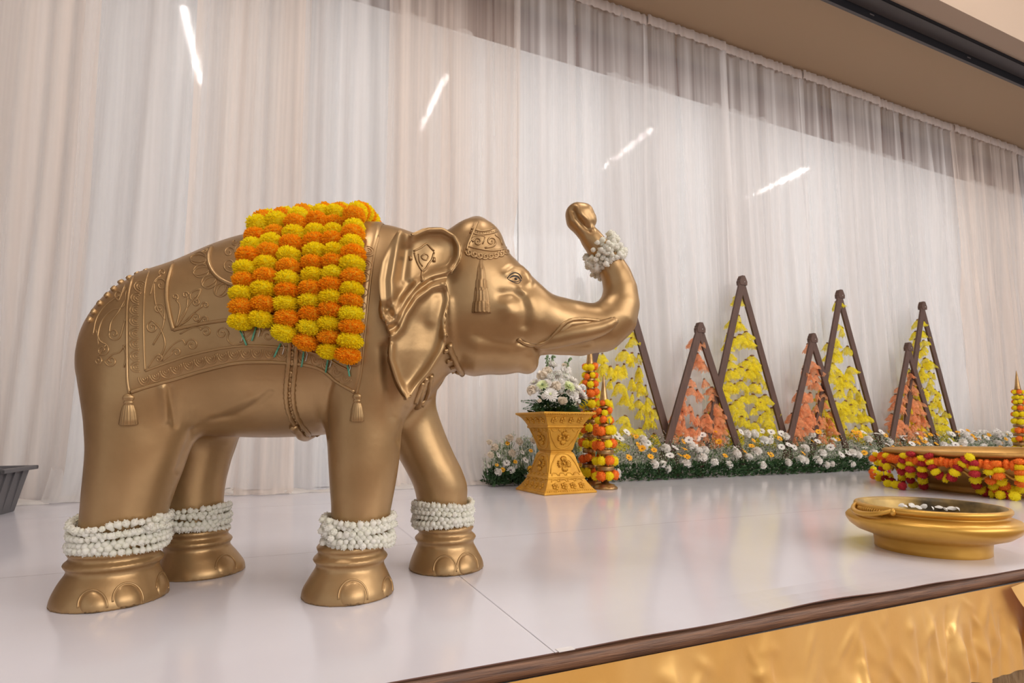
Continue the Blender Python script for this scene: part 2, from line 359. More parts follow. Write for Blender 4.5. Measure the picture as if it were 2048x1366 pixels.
b.grid(P, nx, nz); sk = b.build('stage_skirt', M['satin'])
tag(sk, 'wrinkled golden satin skirt pinned along the stage front edge', 'stage skirt')
b = MB(); P = []
for i in range(40):
    for k in range(24):
        u = i/39; t = k/23; x = 2.555+.9*u-.0*t; xx = max(x, 2.555+.17*t**1.1) if i == 0 else x+.15*t*(1-u)
        P.append((xx, EDGE-.048-.030*t-.010*math.sin(xx*17+t*3)*t-.012*math.sin(t*3)-.006*math.sin(xx*41+5*t)*t, -.043-.30*t+.01*math.sin(u*9)))
b.grid(P, 40, 24); o = b.build('satin_fold', M['satin'])
tag(o, 'overlapping flap of golden satin folded over the skirt at right', 'fabric flap')
b = MB(); nx, nz = 900, 10; P = []
for i in range(nx):
    x = -.6+9.6*i/(nx-1)
    for k in range(nz):
        t = k/(nz-1); P.append((x, EDGE+.006-.011*math.sin(x*43+2*math.sin(x*9))-.006*math.sin(x*97+t*5), -.3-.55*t))
b.grid(P, nx, nz); o = b.build('lower_skirt', M['crinkle'])
tag(o, 'pleated brownish metallic fabric hanging beneath the golden satin skirt', 'stage skirt')
# ================================================================ the elephant statue
ETH = R(-19.0); EO = np.array([.04, 2.21, 0.0])
EA = np.array([math.cos(ETH), math.sin(ETH), 0]); EB = np.array([-math.sin(ETH), math.cos(ETH), 0])
def w2l(p): d = np.asarray(p, float)-EO; return np.array([d@EA, d@EB, d[2]])
def eloc(x, y, ly=0.0):
    d = ray(x, y); t = ((EO+ly*EB-CP)@EB)/(d@EB); return w2l(CP+d*t)
CL = w2l(CP)
def proj_l(V):
    P = np.asarray(V)[:, 0:1]*EA+np.asarray(V)[:, 1:2]*EB+np.asarray(V)[:, 2:3]*np.array([0, 0, 1.])+EO-CP
    z = P@FW; return np.stack([PX+F*(P@RT)/z, PY-F*(P@UP)/z], 1)
def interp(x, tab, k):
    xs_ = [r[0] for r in tab]; ys_ = [r[k] for r in tab]
    # smooth monotone-ish interpolation (Catmull-Rom resampled)
    xx = np.array(xs_); yy = np.array(ys_); fine = np.linspace(xx[0], xx[-1], 260); m = np.gradient(yy, xx)
    i = np.clip(np.searchsorted(xx, fine)-1, 0, len(xx)-2); h = xx[i+1]-xx[i]; t = (fine-xx[i])/h
    v = (2*t**3-3*t**2+1)*yy[i]+(t**3-2*t**2+t)*h*m[i]+(-2*t**3+3*t**2)*yy[i+1]+(t**3-t**2)*h*m[i+1]
    return np.interp(x, fine, v)
TORSO = [(-.675, .80, .76, .03), (-.66, .88, .68, .11), (-.625, .945, .63, .165), (-.57, 1.008, .585, .207), (-.49, 1.073, .55, .245), (-.4, 1.128, .535, .272), (-.28, 1.205, .525, .293), (-.15, 1.258, .518, .305),
         (0, 1.288, .518, .312), (.1, 1.306, .524, .308), (.2, 1.314, .535, .30), (.3, 1.31, .55, .287), (.4, 1.297, .58, .265), (.48, 1.28, .64, .235), (.54, 1.255, .71, .20), (.58, 1.2, .80, .15), (.62, 1.05, .92, .05)]
HEAD = [(.42, 1.12, .92, .05), (.46, 1.22, .82, .13), (.52, 1.285, .755, .175), (.60, 1.305, .765, .198), (.66, 1.325, .775, .205), (.70, 1.325, .78, .204), (.74, 1.295, .785, .20), (.79, 1.245, .79, .19), (.845, 1.198, .80, .172),
        (.90, 1.138, .825, .15), (.95, 1.083, .85, .128), (1.0, 1.048, .856, .110), (1.06, 1.030, .853, .098), (1.11, 1.022, .852, .088), (1.16, .99, .88, .06)]
TRUNK = [(.92, .965, .10), (1.02, .948, .098), (1.11, .938, .09), (1.185, .945, .09), (1.238, .985, .082), (1.262, 1.04, .068), (1.263, 1.10, .058), (1.248, 1.155, .051), (1.222, 1.205, .046), (1.188, 1.25, .041), (1.155, 1.295, .036), (1.115, 1.35, .036)]
TIP = [(1.125, 1.335, .037), (1.098, 1.378, .047), (1.096, 1.398, .048), (1.116, 1.398, .046), (1.136, 1.377, .036), (1.148, 1.352, .012)]
RING = lambda z: .015*np.exp(-((z-.158)/.0125)**2)+.018*np.exp(-((z-.120)/.014)**2)
LEGS = dict(  # z, cx, cy, r  (side view stations)
    rn=[(0, -.488, -.165, .162), (.02, -.488, -.165, .159), (.06, -.490, -.163, .143), (.105, -.487, -.16, .122), (.15, -.485, -.16, .118), (.20, -.475, -.16, .117), (.28, -.462, -.16, .123), (.35, -.450, -.162, .131), (.42, -.437, -.162, .140), (.48, -.430, -.160, .147), (.56, -.430, -.158, .155), (.68, -.425, -.15, .165), (.80, -.42, -.12, .15)],
    rf=[(0, -.357, .16, .152), (.02, -.357, .16, .149), (.06, -.365, .16, .131), (.105, -.380, .16, .110), (.15, -.385, .16, .105), (.20, -.398, .16, .106), (.28, -.408, .16, .112), (.35, -.408, .16, .118), (.42, -.400, .16, .125), (.48, -.390, .16, .132), (.56, -.390, .158, .15), (.68, -.40, .15, .16), (.80, -.42, .12, .15)],
    fn=[(0, .270, -.165, .150), (.02, .270, -.165, .147), (.06, .272, -.165, .128), (.105, .275, -.163, .106), (.15, .277, -.163, .101), (.20, .298, -.163, .095), (.28, .307, -.163, .099), (.35, .310, -.163, .108), (.42, .312, -.163, .116), (.48, .312, -.162, .121), (.56, .310, -.160, .128), (.68, .33, -.15, .145), (.80, .34, -.13, .16), (.92, .34, -.11, .16)],
    ff=[(0, .583, .16, .148), (.02, .583, .16, .145), (.06, .580, .16, .128), (.105, .578, .16, .107), (.15, .577, .16, .099), (.20, .568, .16, .097), (.26, .563, .16, .100), (.32, .555, .16, .107), (.38, .530, .16, .112), (.45, .492, .16, .115), (.53, .452, .16, .12), (.65, .402, .15, .13), (.78, .37, .13, .15), (.90, .35, .11, .155)])
def f_station(x, y, z, tab, p=2.15):
    zt, zb, w = interp(x, tab, 1), interp(x, tab, 2), np.maximum(interp(x, tab, 3), .004)
    zc = (zt+zb)/2; h = np.maximum((zt-zb)/2, .004)
    e = ((np.abs(y)/w)**p+(np.abs(z-zc)/h)**p)**(1/p)
    f = (e-1)*np.maximum(np.minimum(w, h), .05)
    out = np.maximum(tab[0][0]-x, x-tab[-1][0]); return np.where(out > 0, np.maximum(f, 0)+out, f)
def f_leg(x, y, z, tab):
    zz = np.clip(z, tab[0][0], tab[-1][0]); r = interp(zz, tab, 3)+RING(zz)
    d = np.sqrt((x-interp(zz, tab, 1))**2+((y-interp(zz, tab, 2)))**2)-r
    o = np.maximum(tab[0][0]-z, z-tab[-1][0])
    return np.where(z > tab[-1][0], np.sqrt(np.maximum(d+r, 0)**2+(z-tab[-1][0])**2)-r, np.maximum(d, o))
def f_chain(x, y, z, tab, k=.012, flat=1.0):
    best = None
    for (x0, z0, r0), (x1, z1, r1) in zip(tab[:-1], tab[1:]):
        dx, dz = x1-x0, z1-z0; L2 = dx*dx+dz*dz; t = np.clip(((x-x0)*dx+(z-z0)*dz)/L2, 0, 1)
        d = np.sqrt((x-x0-t*dx)**2+(y*flat)**2+(z-z0-t*dz)**2)-(r0+(r1-r0)*t)
        best = d if best is None else smin(best, d, k)
    return best
def smin(a, b, k):
    h = np.maximum(k-np.abs(a-b), 0)/k; return np.minimum(a, b)-h*h*k*.25
def ell(x, y, z, c, r):
    q = np.sqrt(((x-c[0])/r[0])**2+((y-c[1])/r[1])**2+((z-c[2])/r[2])**2); return (q-1)*min(r)
def f_body(x, y, z):
    ya = np.abs(y)
    f = f_station(x, y, z, TORSO)
    f = smin(f, ell(x, ya, z, (.36, .16, .93), (.19, .15, .30)), .09)       # shoulders
    f = smin(f, ell(x, ya, z, (-.415, .15, .80), (.21, .15, .26)), .09)     # haunches
    for k in LEGS: f = smin(f, f_leg(x, y, z, LEGS[k]), .055)
    h = f_station(x, y, z, HEAD, 2.3)
    h = smin(h, ell(x, ya, z, (.86, .095, .985), (.115, .075, .11)), .05)   # cheeks
    h = smin(h, ell(x, ya, z, (.70, .06, 1.26), (.09, .10, .075)), .06)     # domes
    h = smin(h, ell(x, y, z, (.70, 0, 1.315), (.042, .05, .05)), .06)      # crest
    h = smin(h, f_chain(x, y, z, [(.70, .85, .10), (.80, .838, .075), (.862, .828, .056), (.890, .812, .042), (.898, .793, .025)], .03, .62), .03)   # lower jaw and lip
    h = smin(h, f_chain(x, y, z, TRUNK, .03), .05)
    f = smin(f, h, .07)
    f = smin(f, f_chain(x, y, z, TIP, .006), .008)
    return f
def surface_nets(fn, lo, hi, h):
    n = [int(math.ceil((hi[i]-lo[i])/h))+1 for i in range(3)]
    ax = [lo[i]+h*np.arange(n[i]) for i in range(3)]
    G = np.empty(n, np.float32)
    for s in range(0, n[0], 24):
        X, Y, Z = np.meshgrid(ax[0][s:s+24], ax[1], ax[2], indexing='ij'); G[s:s+24] = fn(X, Y, Z)
    S = G < 0; c = S[:-1, :-1, :-1].astype(np.int8)*0
    for a in (0, 1):
        for b_ in (0, 1):
            for d in (0, 1): c = c+S[a:n[0]-1+a, b_:n[1]-1+b_, d:n[2]-1+d]
    act = (c > 0) & (c < 8); idx = -np.ones(act.shape, np.int64); ijk = np.argwhere(act); idx[act] = np.arange(len(ijk))
    acc = np.zeros((len(ijk), 3)); cnt = np.zeros(len(ijk))
    cor = [(a, b_, d) for a in (0, 1) for b_ in (0, 1) for d in (0, 1)]
    for p in cor:
        for axis in range(3):
            if p[axis]: continue
            q = list(p); q[axis] = 1
            g0 = G[ijk[:, 0]+p[0], ijk[:, 1]+p[1], ijk[:, 2]+p[2]]; g1 = G[ijk[:, 0]+q[0], ijk[:, 1]+q[1], ijk[:, 2]+q[2]]
            m = (g0 < 0) != (g1 < 0); t = np.where(m, g0/np.where(m, g0-g1, 1), 0)
            pt = np.array(p, float)[None].repeat(len(ijk), 0); pt[:, axis] += t; acc[m] += pt[m]; cnt[m] += 1
    V = np.array(lo)+h*(ijk+acc/cnt[:, None])
    faces = []
    for axis in range(3):
        u, v = (axis+1) % 3, (axis+2) % 3
        sl0 = [slice(1, -1)]*3; sl1 = [slice(1, -1)]*3; sl0[axis] = slice(0, -1); sl1[axis] = slice(1, None)
        A = S[tuple(sl0)]; B = S[tuple(sl1)]; e = np.argwhere(A != B)
        off = np.ones(3, int); off[axis] = 0; e0 = e+off; sgn = A[tuple(e.T)]
        def cell(du, dv):
            q = e0.copy(); q[:, u] += du; q[:, v] += dv; return idx[q[:, 0], q[:, 1], q[:, 2]]
        Q = np.stack([cell(-1, -1), cell(0, -1), cell(0, 0), cell(-1, 0)], 1)
        Q[~sgn] = Q[~sgn][:, ::-1]; faces.append(Q)
    return V, np.concatenate(faces)
EV, EF = surface_nets(f_body, (-.80, -.40, -.012), (1.40, .40, 1.48), .0075)
def grad(V, e=.002):
    g = np.empty_like(V); 
    for k in range(3):
        d = np.zeros(3); d[k] = e; g[:, k] = f_body(*(V+d).T)-f_body(*(V-d).T)
    return g/(2*e)
for it in range(2):
    g = grad(EV); n2 = np.maximum((g**2).sum(1), .2); EV = EV-g*np.clip(f_body(*EV.T)/n2, -.006, .006)[:, None]
# relief drawn on the near side and mirrored to the far side
def seglines(px, lines):
    d = np.full(len(px), 1e9)
    for a, b_ in zip(lines[:-1], lines[1:]):
        a = np.array(a, float); b_ = np.array(b_, float); v = b_-a; t = np.clip(((px-a)@v)/(v@v), 0, 1); d = np.minimum(d, np.hypot(*(px-a-t[:, None]*v).T))
    return d
SCULPT = [
    ([(1055, 690), (1085, 690), (1110, 680), (1128, 662), (1142, 648), (1170, 645), (1205, 650)], 6, .007),       # lip fold over the tusk
    ([(1038, 684), (1052, 690), (1075, 694)], 5, -.012), ([(1075, 697), (1130, 696), (1180, 690)], 5, -.006),      # mouth line
    ([(1012, 548), (1025, 538), (1042, 538), (1053, 548), (1058, 565)], 8, .010), ([(1031, 556), (1034, 556)], 10, -.004),  # brow, eye socket
    ([(1005, 588), (1025, 585), (1045, 598), (1052, 620), (1050, 650)], 10, -.008), ([(1015, 615), (1020, 625)], 17, .013),  # cheek hollow and bump
    ([(1060, 600), (1072, 640)], 14, .006), ([(1040, 578), (1046, 584)], 5, .005),
    ([(955, 445), (940, 480), (932, 500)], 5, .006),
    ([(325, 775), (328, 800), (332, 840)], 7, .007), ([(340, 775), (345, 810), (350, 850)], 6, -.005), ([(385, 862), (420, 838), (470, 832), (510, 810), (540, 785)], 6, -.006), ([(400, 850), (450, 820), (500, 795)], 8, .005),
    ([(652, 870), (650, 830), (653, 790), (660, 765)], 7, -.008), ([(384, 868), (372, 900), (358, 940)], 8, -.006),
    ([(900, 600), (903, 660), (912, 720)], 7, .006), ([(950, 670), (985, 682), (1030, 690)], 8, -.003), ([(770, 700), (775, 760), (790, 830)], 12, -.008),
    ([(812, 820), (808, 850), (800, 880)], 8, -.006),
    ([(1146, 420), (1152, 432), (1163, 445), (1180, 457)], 6, -.018), ([(1158, 426), (1172, 440)], 7, .007)]
def sculpt(V, strokes):
    W_ = V.copy(); W_[:, 1] = -np.abs(W_[:, 1]); px = proj_l(W_); g = grad(V); N = g/np.maximum(np.linalg.norm(g, axis=1), 1e-6)[:, None]
    Wn = N.copy(); Wn[:, 1] = np.where(V[:, 1] > 0, -Wn[:, 1], Wn[:, 1])
    face = np.clip((((CL-W_)/np.linalg.norm(CL-W_, axis=1)[:, None])*Wn).sum(1)*4, 0, 1)
    d = np.zeros(len(V))
    for ln, w, h in strokes: d += h*np.exp(-(seglines(px, ln)/w)**2)
    return V+N*(d*face)[:, None]
EV = sculpt(EV, SCULPT)
EV[:, 2] = np.maximum(EV[:, 2], .0005)
EL = thing('elephant_statue', 'large bronze painted elephant statue with raised trunk standing on the white stage', 'elephant statue', tuple(EO), ETH)
BODY = obj('body', meshdata('body', EV, EF, M['bronze']), EL)
BV = BVHTree.FromPolygons([Vector(p) for p in EV], [tuple(map(int, q)) for q in EF])
def hit(x, y, bv=None, lift=0.0):
    o = Vector(CL); d = Vector(w2l(CP+ray(x, y)))-o; d.normalize()
    p, n, i, t = (bv or BV).ray_cast(o, d)
    if p is None: return None, None
    if n.dot(d) > 0: n = -n
    return p+n*lift, n
def hits(pts, bv=None, lift=0.0):
    out = []
    for p in pts:
        h, n = hit(p[0], p[1], bv, lift)
        if h is not None: out.append(h)
    return out
def smooth_px(pts, n=None):
    """Catmull-Rom through pixel points"""
    P = [np.array(p, float) for p in pts]; P = [2*P[0]-P[1]]+P+[2*P[-1]-P[-2]]; out = []
    for i in range(1, len(P)-2):
        L = np.linalg.norm(P[i+1]-P[i]); m = n or max(2, int(L/5))
        for k in range(m):
            t = k/m; out.append(.5*((2*P[i])+(P[i+1]-P[i-1])*t+(2*P[i-1]-5*P[i]+4*P[i+1]-P[i+2])*t*t+(3*P[i]-P[i-1]-3*P[i+1]+P[i+2])*t**3))
    out.append(P[-2]); return out
def mirror_part(o):
    c = o.copy(); c.scale = (1, -1, 1); link(c, o.parent); return c
# ---------------------------------------------------------------- saddle blanket (wraps over the back, moulded relief)
AX_Z = .93
def body_at(x, phi, lift=0.0):
    """surface point at station x, angle phi from the spine (negative = near side)"""
    d = Vector((0, math.sin(phi), math.cos(phi))); o = Vector((x, 0, AX_Z))+d*.8
    p, n, i, t = BV.ray_cast(o, -d)
    if p is None: return Vector((x, 0, AX_Z))+d*.2
    return p+n*lift if n.dot(d) > 0 else p-n*lift
def phi_of(p): return math.atan2(p[1], p[2]-AX_Z)
LOW = [(261, 786), (296, 773), (347, 759), (405, 742), (468, 727), (523, 724), (574, 726), (616, 731), (645, 741), (674, 764), (711, 786)]
LEFT = [(268, 548), (260, 575), (255, 610), (254, 650), (254, 700), (255, 760), (259, 787)]
RIGHT = [(757, 472), (747, 515), (738, 585), (729, 673), (722, 745), (713, 787)]
def tab_xphi(pts):
    r = []
    for p in smooth_px(pts, 4):
        h, n = hit(*p)
        if h is not None: r.append((h.x, -phi_of(h)*1.0))
    return np.array(r)
tl, tr_, tb = tab_xphi(LEFT), tab_xphi(RIGHT), tab_xphi(LOW)
tl = tl[np.argsort(np.abs(tl[:, 1]))]; tr_ = tr_[np.argsort(np.abs(tr_[:, 1]))]; tb = tb[np.argsort(tb[:, 0])]
def xl(ph): return np.interp(abs(ph), np.abs(tl[:, 1]), tl[:, 0])
def xr(ph): return np.interp(abs(ph), np.abs(tr_[:, 1]), tr_[:, 0])
def pmax(x): return np.interp(x, tb[:, 0], np.abs(tb[:, 1]))
nu, nv = 130, 91; P = []; 
for i in range(nu):
    u = i/(nu-1)
    for j in range(nv):
        v = j/(nv-1)*2-1
        pm = pmax(tb[0, 0]+(tb[-1, 0]-tb[0, 0])*u); ph = pm*abs(v)
        x = xl(ph)+(xr(ph)-xl(ph))*u
        e = min(min(u, 1-u)*nu/1.5, (1-abs(v))*nv/3, 1)
        p = body_at(x, math.copysign(ph, v), .0015+.006*max(0, e)**.6); P.append(p)
bm_ = MB().grid(P, nu, nv); BLANKET = bm_.build('saddle_blanket', M['bronze'], EL)
BB = BVHTree.FromPolygons([Vector(p) for p in bm_.v], bm_.f)
def surf(x, y, lift=0.0):
    a, na = hit(x, y, BB, lift); c, nc = hit(x, y, BV, lift); o = Vector(CL)
    if a is None: return c
    if c is None: return None
    return a if (a-o).length < (c-o).length+.03 else c
def relief(name, strokes, r, parent=None, both=True, bv=None, taper=False, m='bronze', n=6, twist=0, tw=0, lift=0.0):
    """moulded cords laid on the statue's surface; one object per stroke list"""
    b = MB()
    for st in strokes:
        pts = []
        for q in smooth_px(st):
            p = surf(q[0], q[1], lift) if bv is None else hit(q[0], q[1], bv, lift)[0]
            if p is not None and (not pts or (p-pts[-1]).length < .08): pts.append(p)
        if len(pts) < 2: continue
        rr = [r*(1-.6*k/(len(pts)-1)) for k in range(len(pts))] if taper else r
        b.tube(pts, rr, n, twist=twist, tw_amp=tw)
    if not b.v: return None
    o = b.build(name, M[m], parent or EL)
    if both: 
        c = o.copy(); c.scale = (1, -1, 1); link(c, o.parent)
    return o
def spiral(cx, cy, r, a0, turns, r1=.15, sx=1, sy=1, tail=None):
    n = int(16*abs(turns))+2; pts = [(cx+sx*r*(1-(1-r1)*k/n)*math.cos(R(a0)+turns*2*math.pi*k/n), cy+sy*r*(1-(1-r1)*k/n)*math.sin(R(a0)+turns*2*math.pi*k/n)) for k in range(n+1)]
    return (tail or [])+pts
# hems and frames
relief('hem_cord', [[(262, 784)]+LOW[1:-1]+[(709, 784)]], .0065, BLANKET)
relief('hem_cord', [LEFT], .005, BLANKET); relief('hem_cord', [RIGHT], .005, BLANKET)
L1 = [(290, 742), (325, 729), (376, 712), (431, 699), (486, 692), (541, 693), (600, 699), (645, 712), (680, 732), (697, 740)]
relief('border_cord', [L1], .0042, BLANKET); relief('border_cord', [[(299, 537), (290, 574), (287, 636), (288, 700), (290, 742)]], .003, BLANKET)
relief('border_cord', [[(728, 470), (718, 520), (710, 590), (703, 670), (697, 740)]], .003, BLANKET)
relief('frame_ridge', [[(351, 512), (337, 556), (333, 592), (339, 630), (347, 660)]], .0075, BLANKET)
relief('frame_ridge', [[(347, 660), (376, 653), (413, 646), (460, 640), (530, 638), (600, 645), (660, 660)]], .006, BLANKET)
relief('medallion_ring', [[(487+70*math.cos(R(a)), 517+55*math.sin(R(a))) for a in range(20, 381, 15)]], .008, BLANKET)
# scallop leaves of the border
def scallops(line, side, size, n):
    P_ = smooth_px(line, 12); L = [0]
    for a, c in zip(P_[:-1], P_[1:]): L.append(L[-1]+np.linalg.norm(c-a))
    for k in range(n):
        s = L[-1]*(k+.5)/n; i = min(np.searchsorted(L, s), len(P_)-2); p = P_[i]; t = P_[i+1]-P_[i-1]; t = t/np.linalg.norm(t); nn = np.array([-t[1], t[0]])*side
        st = []
        for q in (1.0, .6, .25):
            st.append([p-nn*size*.12+(t*math.cos(R(a))*size*.5+nn*math.sin(R(a))*size*.62)*q for a in range(-20, 201, 20)])
        relief('scallop_leaf', st, .0022, BLANKET, n=5)
scallops([(275, 762), (300, 757), (340, 742), (400, 723), (468, 708), (523, 706), (575, 709), (625, 718), (665, 738), (698, 765)], 1, 22, 19)
scallops([(283, 560), (272, 600), (270, 650), (271, 700), (273, 745)], 1, 22, 8)
scallops([(742, 485), (732, 540), (723, 600), (716, 670), (710, 735)], -1, 20, 9)
# scrolls
SCR = [
    [spiral(322, 570, 14, 180, 1.3, tail=[(330, 640), (312, 610)])], [spiral(318, 618, 12, 0, -1.3, tail=[(306, 690), (325, 655)])], [spiral(305, 655, 13, -90, -1.3, tail=[(318, 720), (330, 690), (322, 660)])],
    [spiral(384, 690, 13, 180, 1.4, tail=[(320, 720), (345, 690), (365, 680)])], [spiral(353, 705, 10, 160, 1.3, tail=[(325, 722), (338, 712)])], [spiral(318, 717, 9, 200, 1.3, tail=[(296, 735), (305, 720)])], [spiral(325, 545, 8, 120, 1.2, tail=[(300, 590), (310, 560)])],
    [spiral(412, 664, 11, 200, 1.3, tail=[(360, 668), (385, 655), (400, 656)])], [spiral(444, 667, 13, 0, -1.4, tail=[(500, 680), (470, 690), (455, 680)])], [spiral(535, 672, 13, 180, 1.4, tail=[(480, 685), (505, 665), (522, 660)])], [spiral(590, 678, 12, 0, -1.3, tail=[(640, 690), (612, 690)])], [spiral(640, 690, 11, 180, 1.3, tail=[(600, 672), (622, 676)])],
    [[(352, 655), (368, 625), (385, 600), (392, 592)], spiral(391, 605, 8, -60, 1.2)], [[(353, 655), (372, 622), (376, 595)], spiral(371, 590, 7, 0, -1.2)], [[(355, 655), (385, 628), (405, 612)], spiral(411, 611, 8, 150, 1.2)], [[(352, 655), (360, 615), (352, 600)], spiral(350, 594, 7, 60, -1.2)],
    [[(390, 605), (400, 585), (402, 578), (396, 588), (383, 600), (380, 590), (388, 582), (402, 578)]], [spiral(392, 636, 10, 200, 1.3, tail=[(362, 650), (376, 640)])], [spiral(410, 640, 8, 200, 1.3, tail=[(396, 646)])],
    [spiral(460, 530, 14, 90, 1.3, tail=[(486, 545), (475, 548)])], [spiral(458, 505, 12, 0, -1.2, tail=[(486, 490), (472, 494)])], [spiral(470, 485, 8, 0, 1.2)]]
for st in SCR: relief('scroll', st, .0027, BLANKET, n=5)
for k, a in enumerate(range(100, 262, 20)):    # petals around the medallion
    c, s_ = math.cos(R(a)), math.sin(R(a)); st = []
    for q in (1, .55):
        st.append([(487+(74+18*(1+math.cos(R(t)))*.9)*c-math.sin(R(t))*13*q*s_, 517+(59+15*(1+math.cos(R(t)))*.9)*s_+math.sin(R(t))*13*q*c) for t in range(-180, 181, 24)])
    relief('flower_petal', st, .0026, BLANKET, n=5)
# rump ornament
RUMP = [[(252, 575), (240, 590), (222, 602), (205, 618), (192, 640), (186, 670)], [(252, 580), (248, 612), (225, 620), (205, 640), (196, 668), (197, 690)], [(250, 600), (236, 625), (222, 645), (218, 670)],
        spiral(228, 668, 14, 0, 1.4, tail=[(250, 640), (246, 655)]), spiral(205, 700, 13, -60, 1.4, tail=[(192, 660), (200, 682)]), spiral(222, 722, 12, 180, -1.3, tail=[(250, 690), (238, 705), (226, 708)]), [(247, 690), (252, 712), (248, 735)], spiral(238, 590, 10, 90, 1.2, tail=[(250, 570)]),
        spiral(196, 722, 9, -90, 1.2, tail=[(212, 690)])]
for st in RUMP: relief('rump_scroll', [st], .0027, EL, n=5)
for x, y in ((181, 640), (189, 624), (201, 607), (216, 591), (229, 578), (243, 565), (258, 554), (272, 543), (287, 533)):      # studs along the spine of the rump
    p = None
    for k in range(60):
        p, n = hit(x+.55*k*.5, y+.83*k*.5)
        if p is not None: break
    Mx = Matrix.Translation(p) @ n.to_track_quat('Z', 'X').to_matrix().to_4x4()
    bev(MB().box((-.010, -.008, -.008), (.010, .008, .010), Mx).build('spine_stud', M['bronze'], EL), .006, 3)
# ---------------------------------------------------------------- tassels
def tassel(px, py, top, h, w):
    p, n = hit(px, py); u = 1.0
    zt, zb = hit(px, top)[0], hit(px, top+h)[0]
    L = (zt-zb).length; ax = (zb-zt).normalized(); sc = L/h
    f = n-ax*n.dot(ax); f.normalize(); s = ax.cross(f)
    Mx = Matrix((( s.x, f.x, ax.x, zt.x), (s.y, f.y, ax.y, zt.y), (s.z, f.z, ax.z, zt.z), (0, 0, 0, 1)))
    root = bpy.data.objects.new('tassel', None)
    k = w*sc/2
    pr = [(.25*k, -.04*L), (.5*k, .0), (.66*k, .07*L), (.62*k, .15*L), (.42*k, .20*L), (.55*k, .235*L), (.55*k, .27*L), (.42*k, .29*L), (.60*k, .36*L), (.78*k, .55*L), (.92*k, .8*L), (1.0*k, .97*L), (.9*k, L), (.3*k, L)]
    sq = Matrix.Diagonal((1, .55, 1, 1))
    fl_ = lambda a, z: 1+(.07*math.sin(a*16) if z > .3*L else 0)
    o = MB().lathe(pr, 64, fl_, Mx @ sq).build('tassel', M['bronze'], EL); mirror_part(o); return o
tassel(257, 815, 790, 60, 32); tassel(714, 810, 788, 55, 27)
# head tassel (tiered cone on the temple)
pt, pb = hit(962, 517)[0], hit(963, 626)[0]; nn_ = hit(962, 570)[1]
ax = (pb-pt); L = ax.length; ax.normalize(); f_ = (nn_-ax*nn_.dot(ax)).normalized(); s_ = ax.cross(f_)
b = MB(); V_ = []; nt_, na_ = 66, 40
for i in range(nt_):
    t = i/(nt_-1); w = L*(.035+.135*t**.8)*(1.0+.03*math.sin(t*7))
    tier = t*5.0; w *= 1+.05*(1-(tier % 1.0))*(1 if tier < 5 else 0)
    c = surf(*(np.array((962, 517))*(1-t)+np.array((963, 626))*t))
    for k in range(na_):
        a = math.pi*k/(na_-1)
        rib = 1+.06*math.sin(a*(14 if t > .55 else 8)+(math.pi*.5 if int(tier) % 2 else 0))*(1 if t > .05 else 0)
        if t > .8: rib *= 1+.05*math.sin(t*190)
        q = c+s_*(-math.cos(a)*w*rib)+f_*(math.sin(a)*w*.62*rib-.004); V_.append(q)
b.grid(V_, nt_, na_); b.f.append(tuple((nt_-1)*na_+k for k in range(na_))); b.m.append(0)
ht = b.build('head_tassel', M['bronze_dark'], EL); mirror_part(ht)
# ---------------------------------------------------------------- brow cap relief
CAPS = [[(956, 443), (945, 466), (935, 491), (934, 500)], [(943, 458), (962, 462), (978, 460), (988, 456)], [(940, 465), (960, 469), (980, 467), (994, 463)], [(934, 492), (955, 497), (978, 501), (1000, 500), (1012, 495)]]
for st in CAPS: relief('brow_band', [st], .0045, EL)
for k in range(12):
    t = k/11; relief('brow_bead', [[(941.5+50*t, 462+4.5*math.sin(t*3)), (944+50*t, 462.5+4.5*math.sin(t*3))]], .004, EL, n=6)
relief('brow_scroll', [spiral(955, 484, 9, 180, 1.4, tail=[(937, 488), (943, 478)])], .004, EL); relief('brow_scroll', [spiral(982, 483, 11, 100, -1.4, tail=[(970, 496)])], .004, EL)
relief('brow_scroll', [[(940, 476), (955, 471), (970, 474), (965, 488)]], .003, EL); relief('brow_scroll', [[(990, 470), (1000, 478), (1004, 490)]], .003, EL)
for k in range(8):
    t = k/7; cx = 938+75*t; cy = 499+14*math.sin(math.pi*(.15+.75*t)); relief('brow_curl', [spiral(cx, cy, 6.5, 200, -1.2, r1=.3)], .0042, EL)
# ---------------------------------------------------------------- eye
def epx(pts): return [(900+x/6.21, 420+y/6.21) for x, y in pts]
eye = relief('eyelid', [epx([(712, 850), (735, 815), (770, 788), (810, 778), (850, 792), (876, 820), (890, 852)])], .0022, EL, m='ink')
b = MB(); up_ = smooth_px(epx([(722, 858), (760, 822), (805, 808), (850, 824), (882, 874)]), 5); lo_ = smooth_px(epx([(722, 860), (770, 836), (808, 829), (845, 842), (878, 880)]), 5)
b.grid([surf(*q, .0012) for pr in zip(up_, lo_) for q in pr], len(up_), 2); o = b.build('upper_lid', M['ink'], EL); mirror_part(o)
for st in ([(716, 856), (750, 880), (800, 902), (835, 912), (868, 898), (888, 868)], [(730, 862), (775, 884), (825, 892), (870, 876)]): relief('eye_line', [epx(st)], .0013, EL, m='ink')
c, n = hit(900+818/6.21, 420+856/6.21); q = n.to_track_quat('Z', 'Y').to_matrix().to_4x4()
o = MB().ball((0, 0, 0), (.0052, .0052, .0022), 14, 6, Matrix.Translation(c+n*.0015) @ q).build('pupil', M['ink'], EL); mirror_part(o)
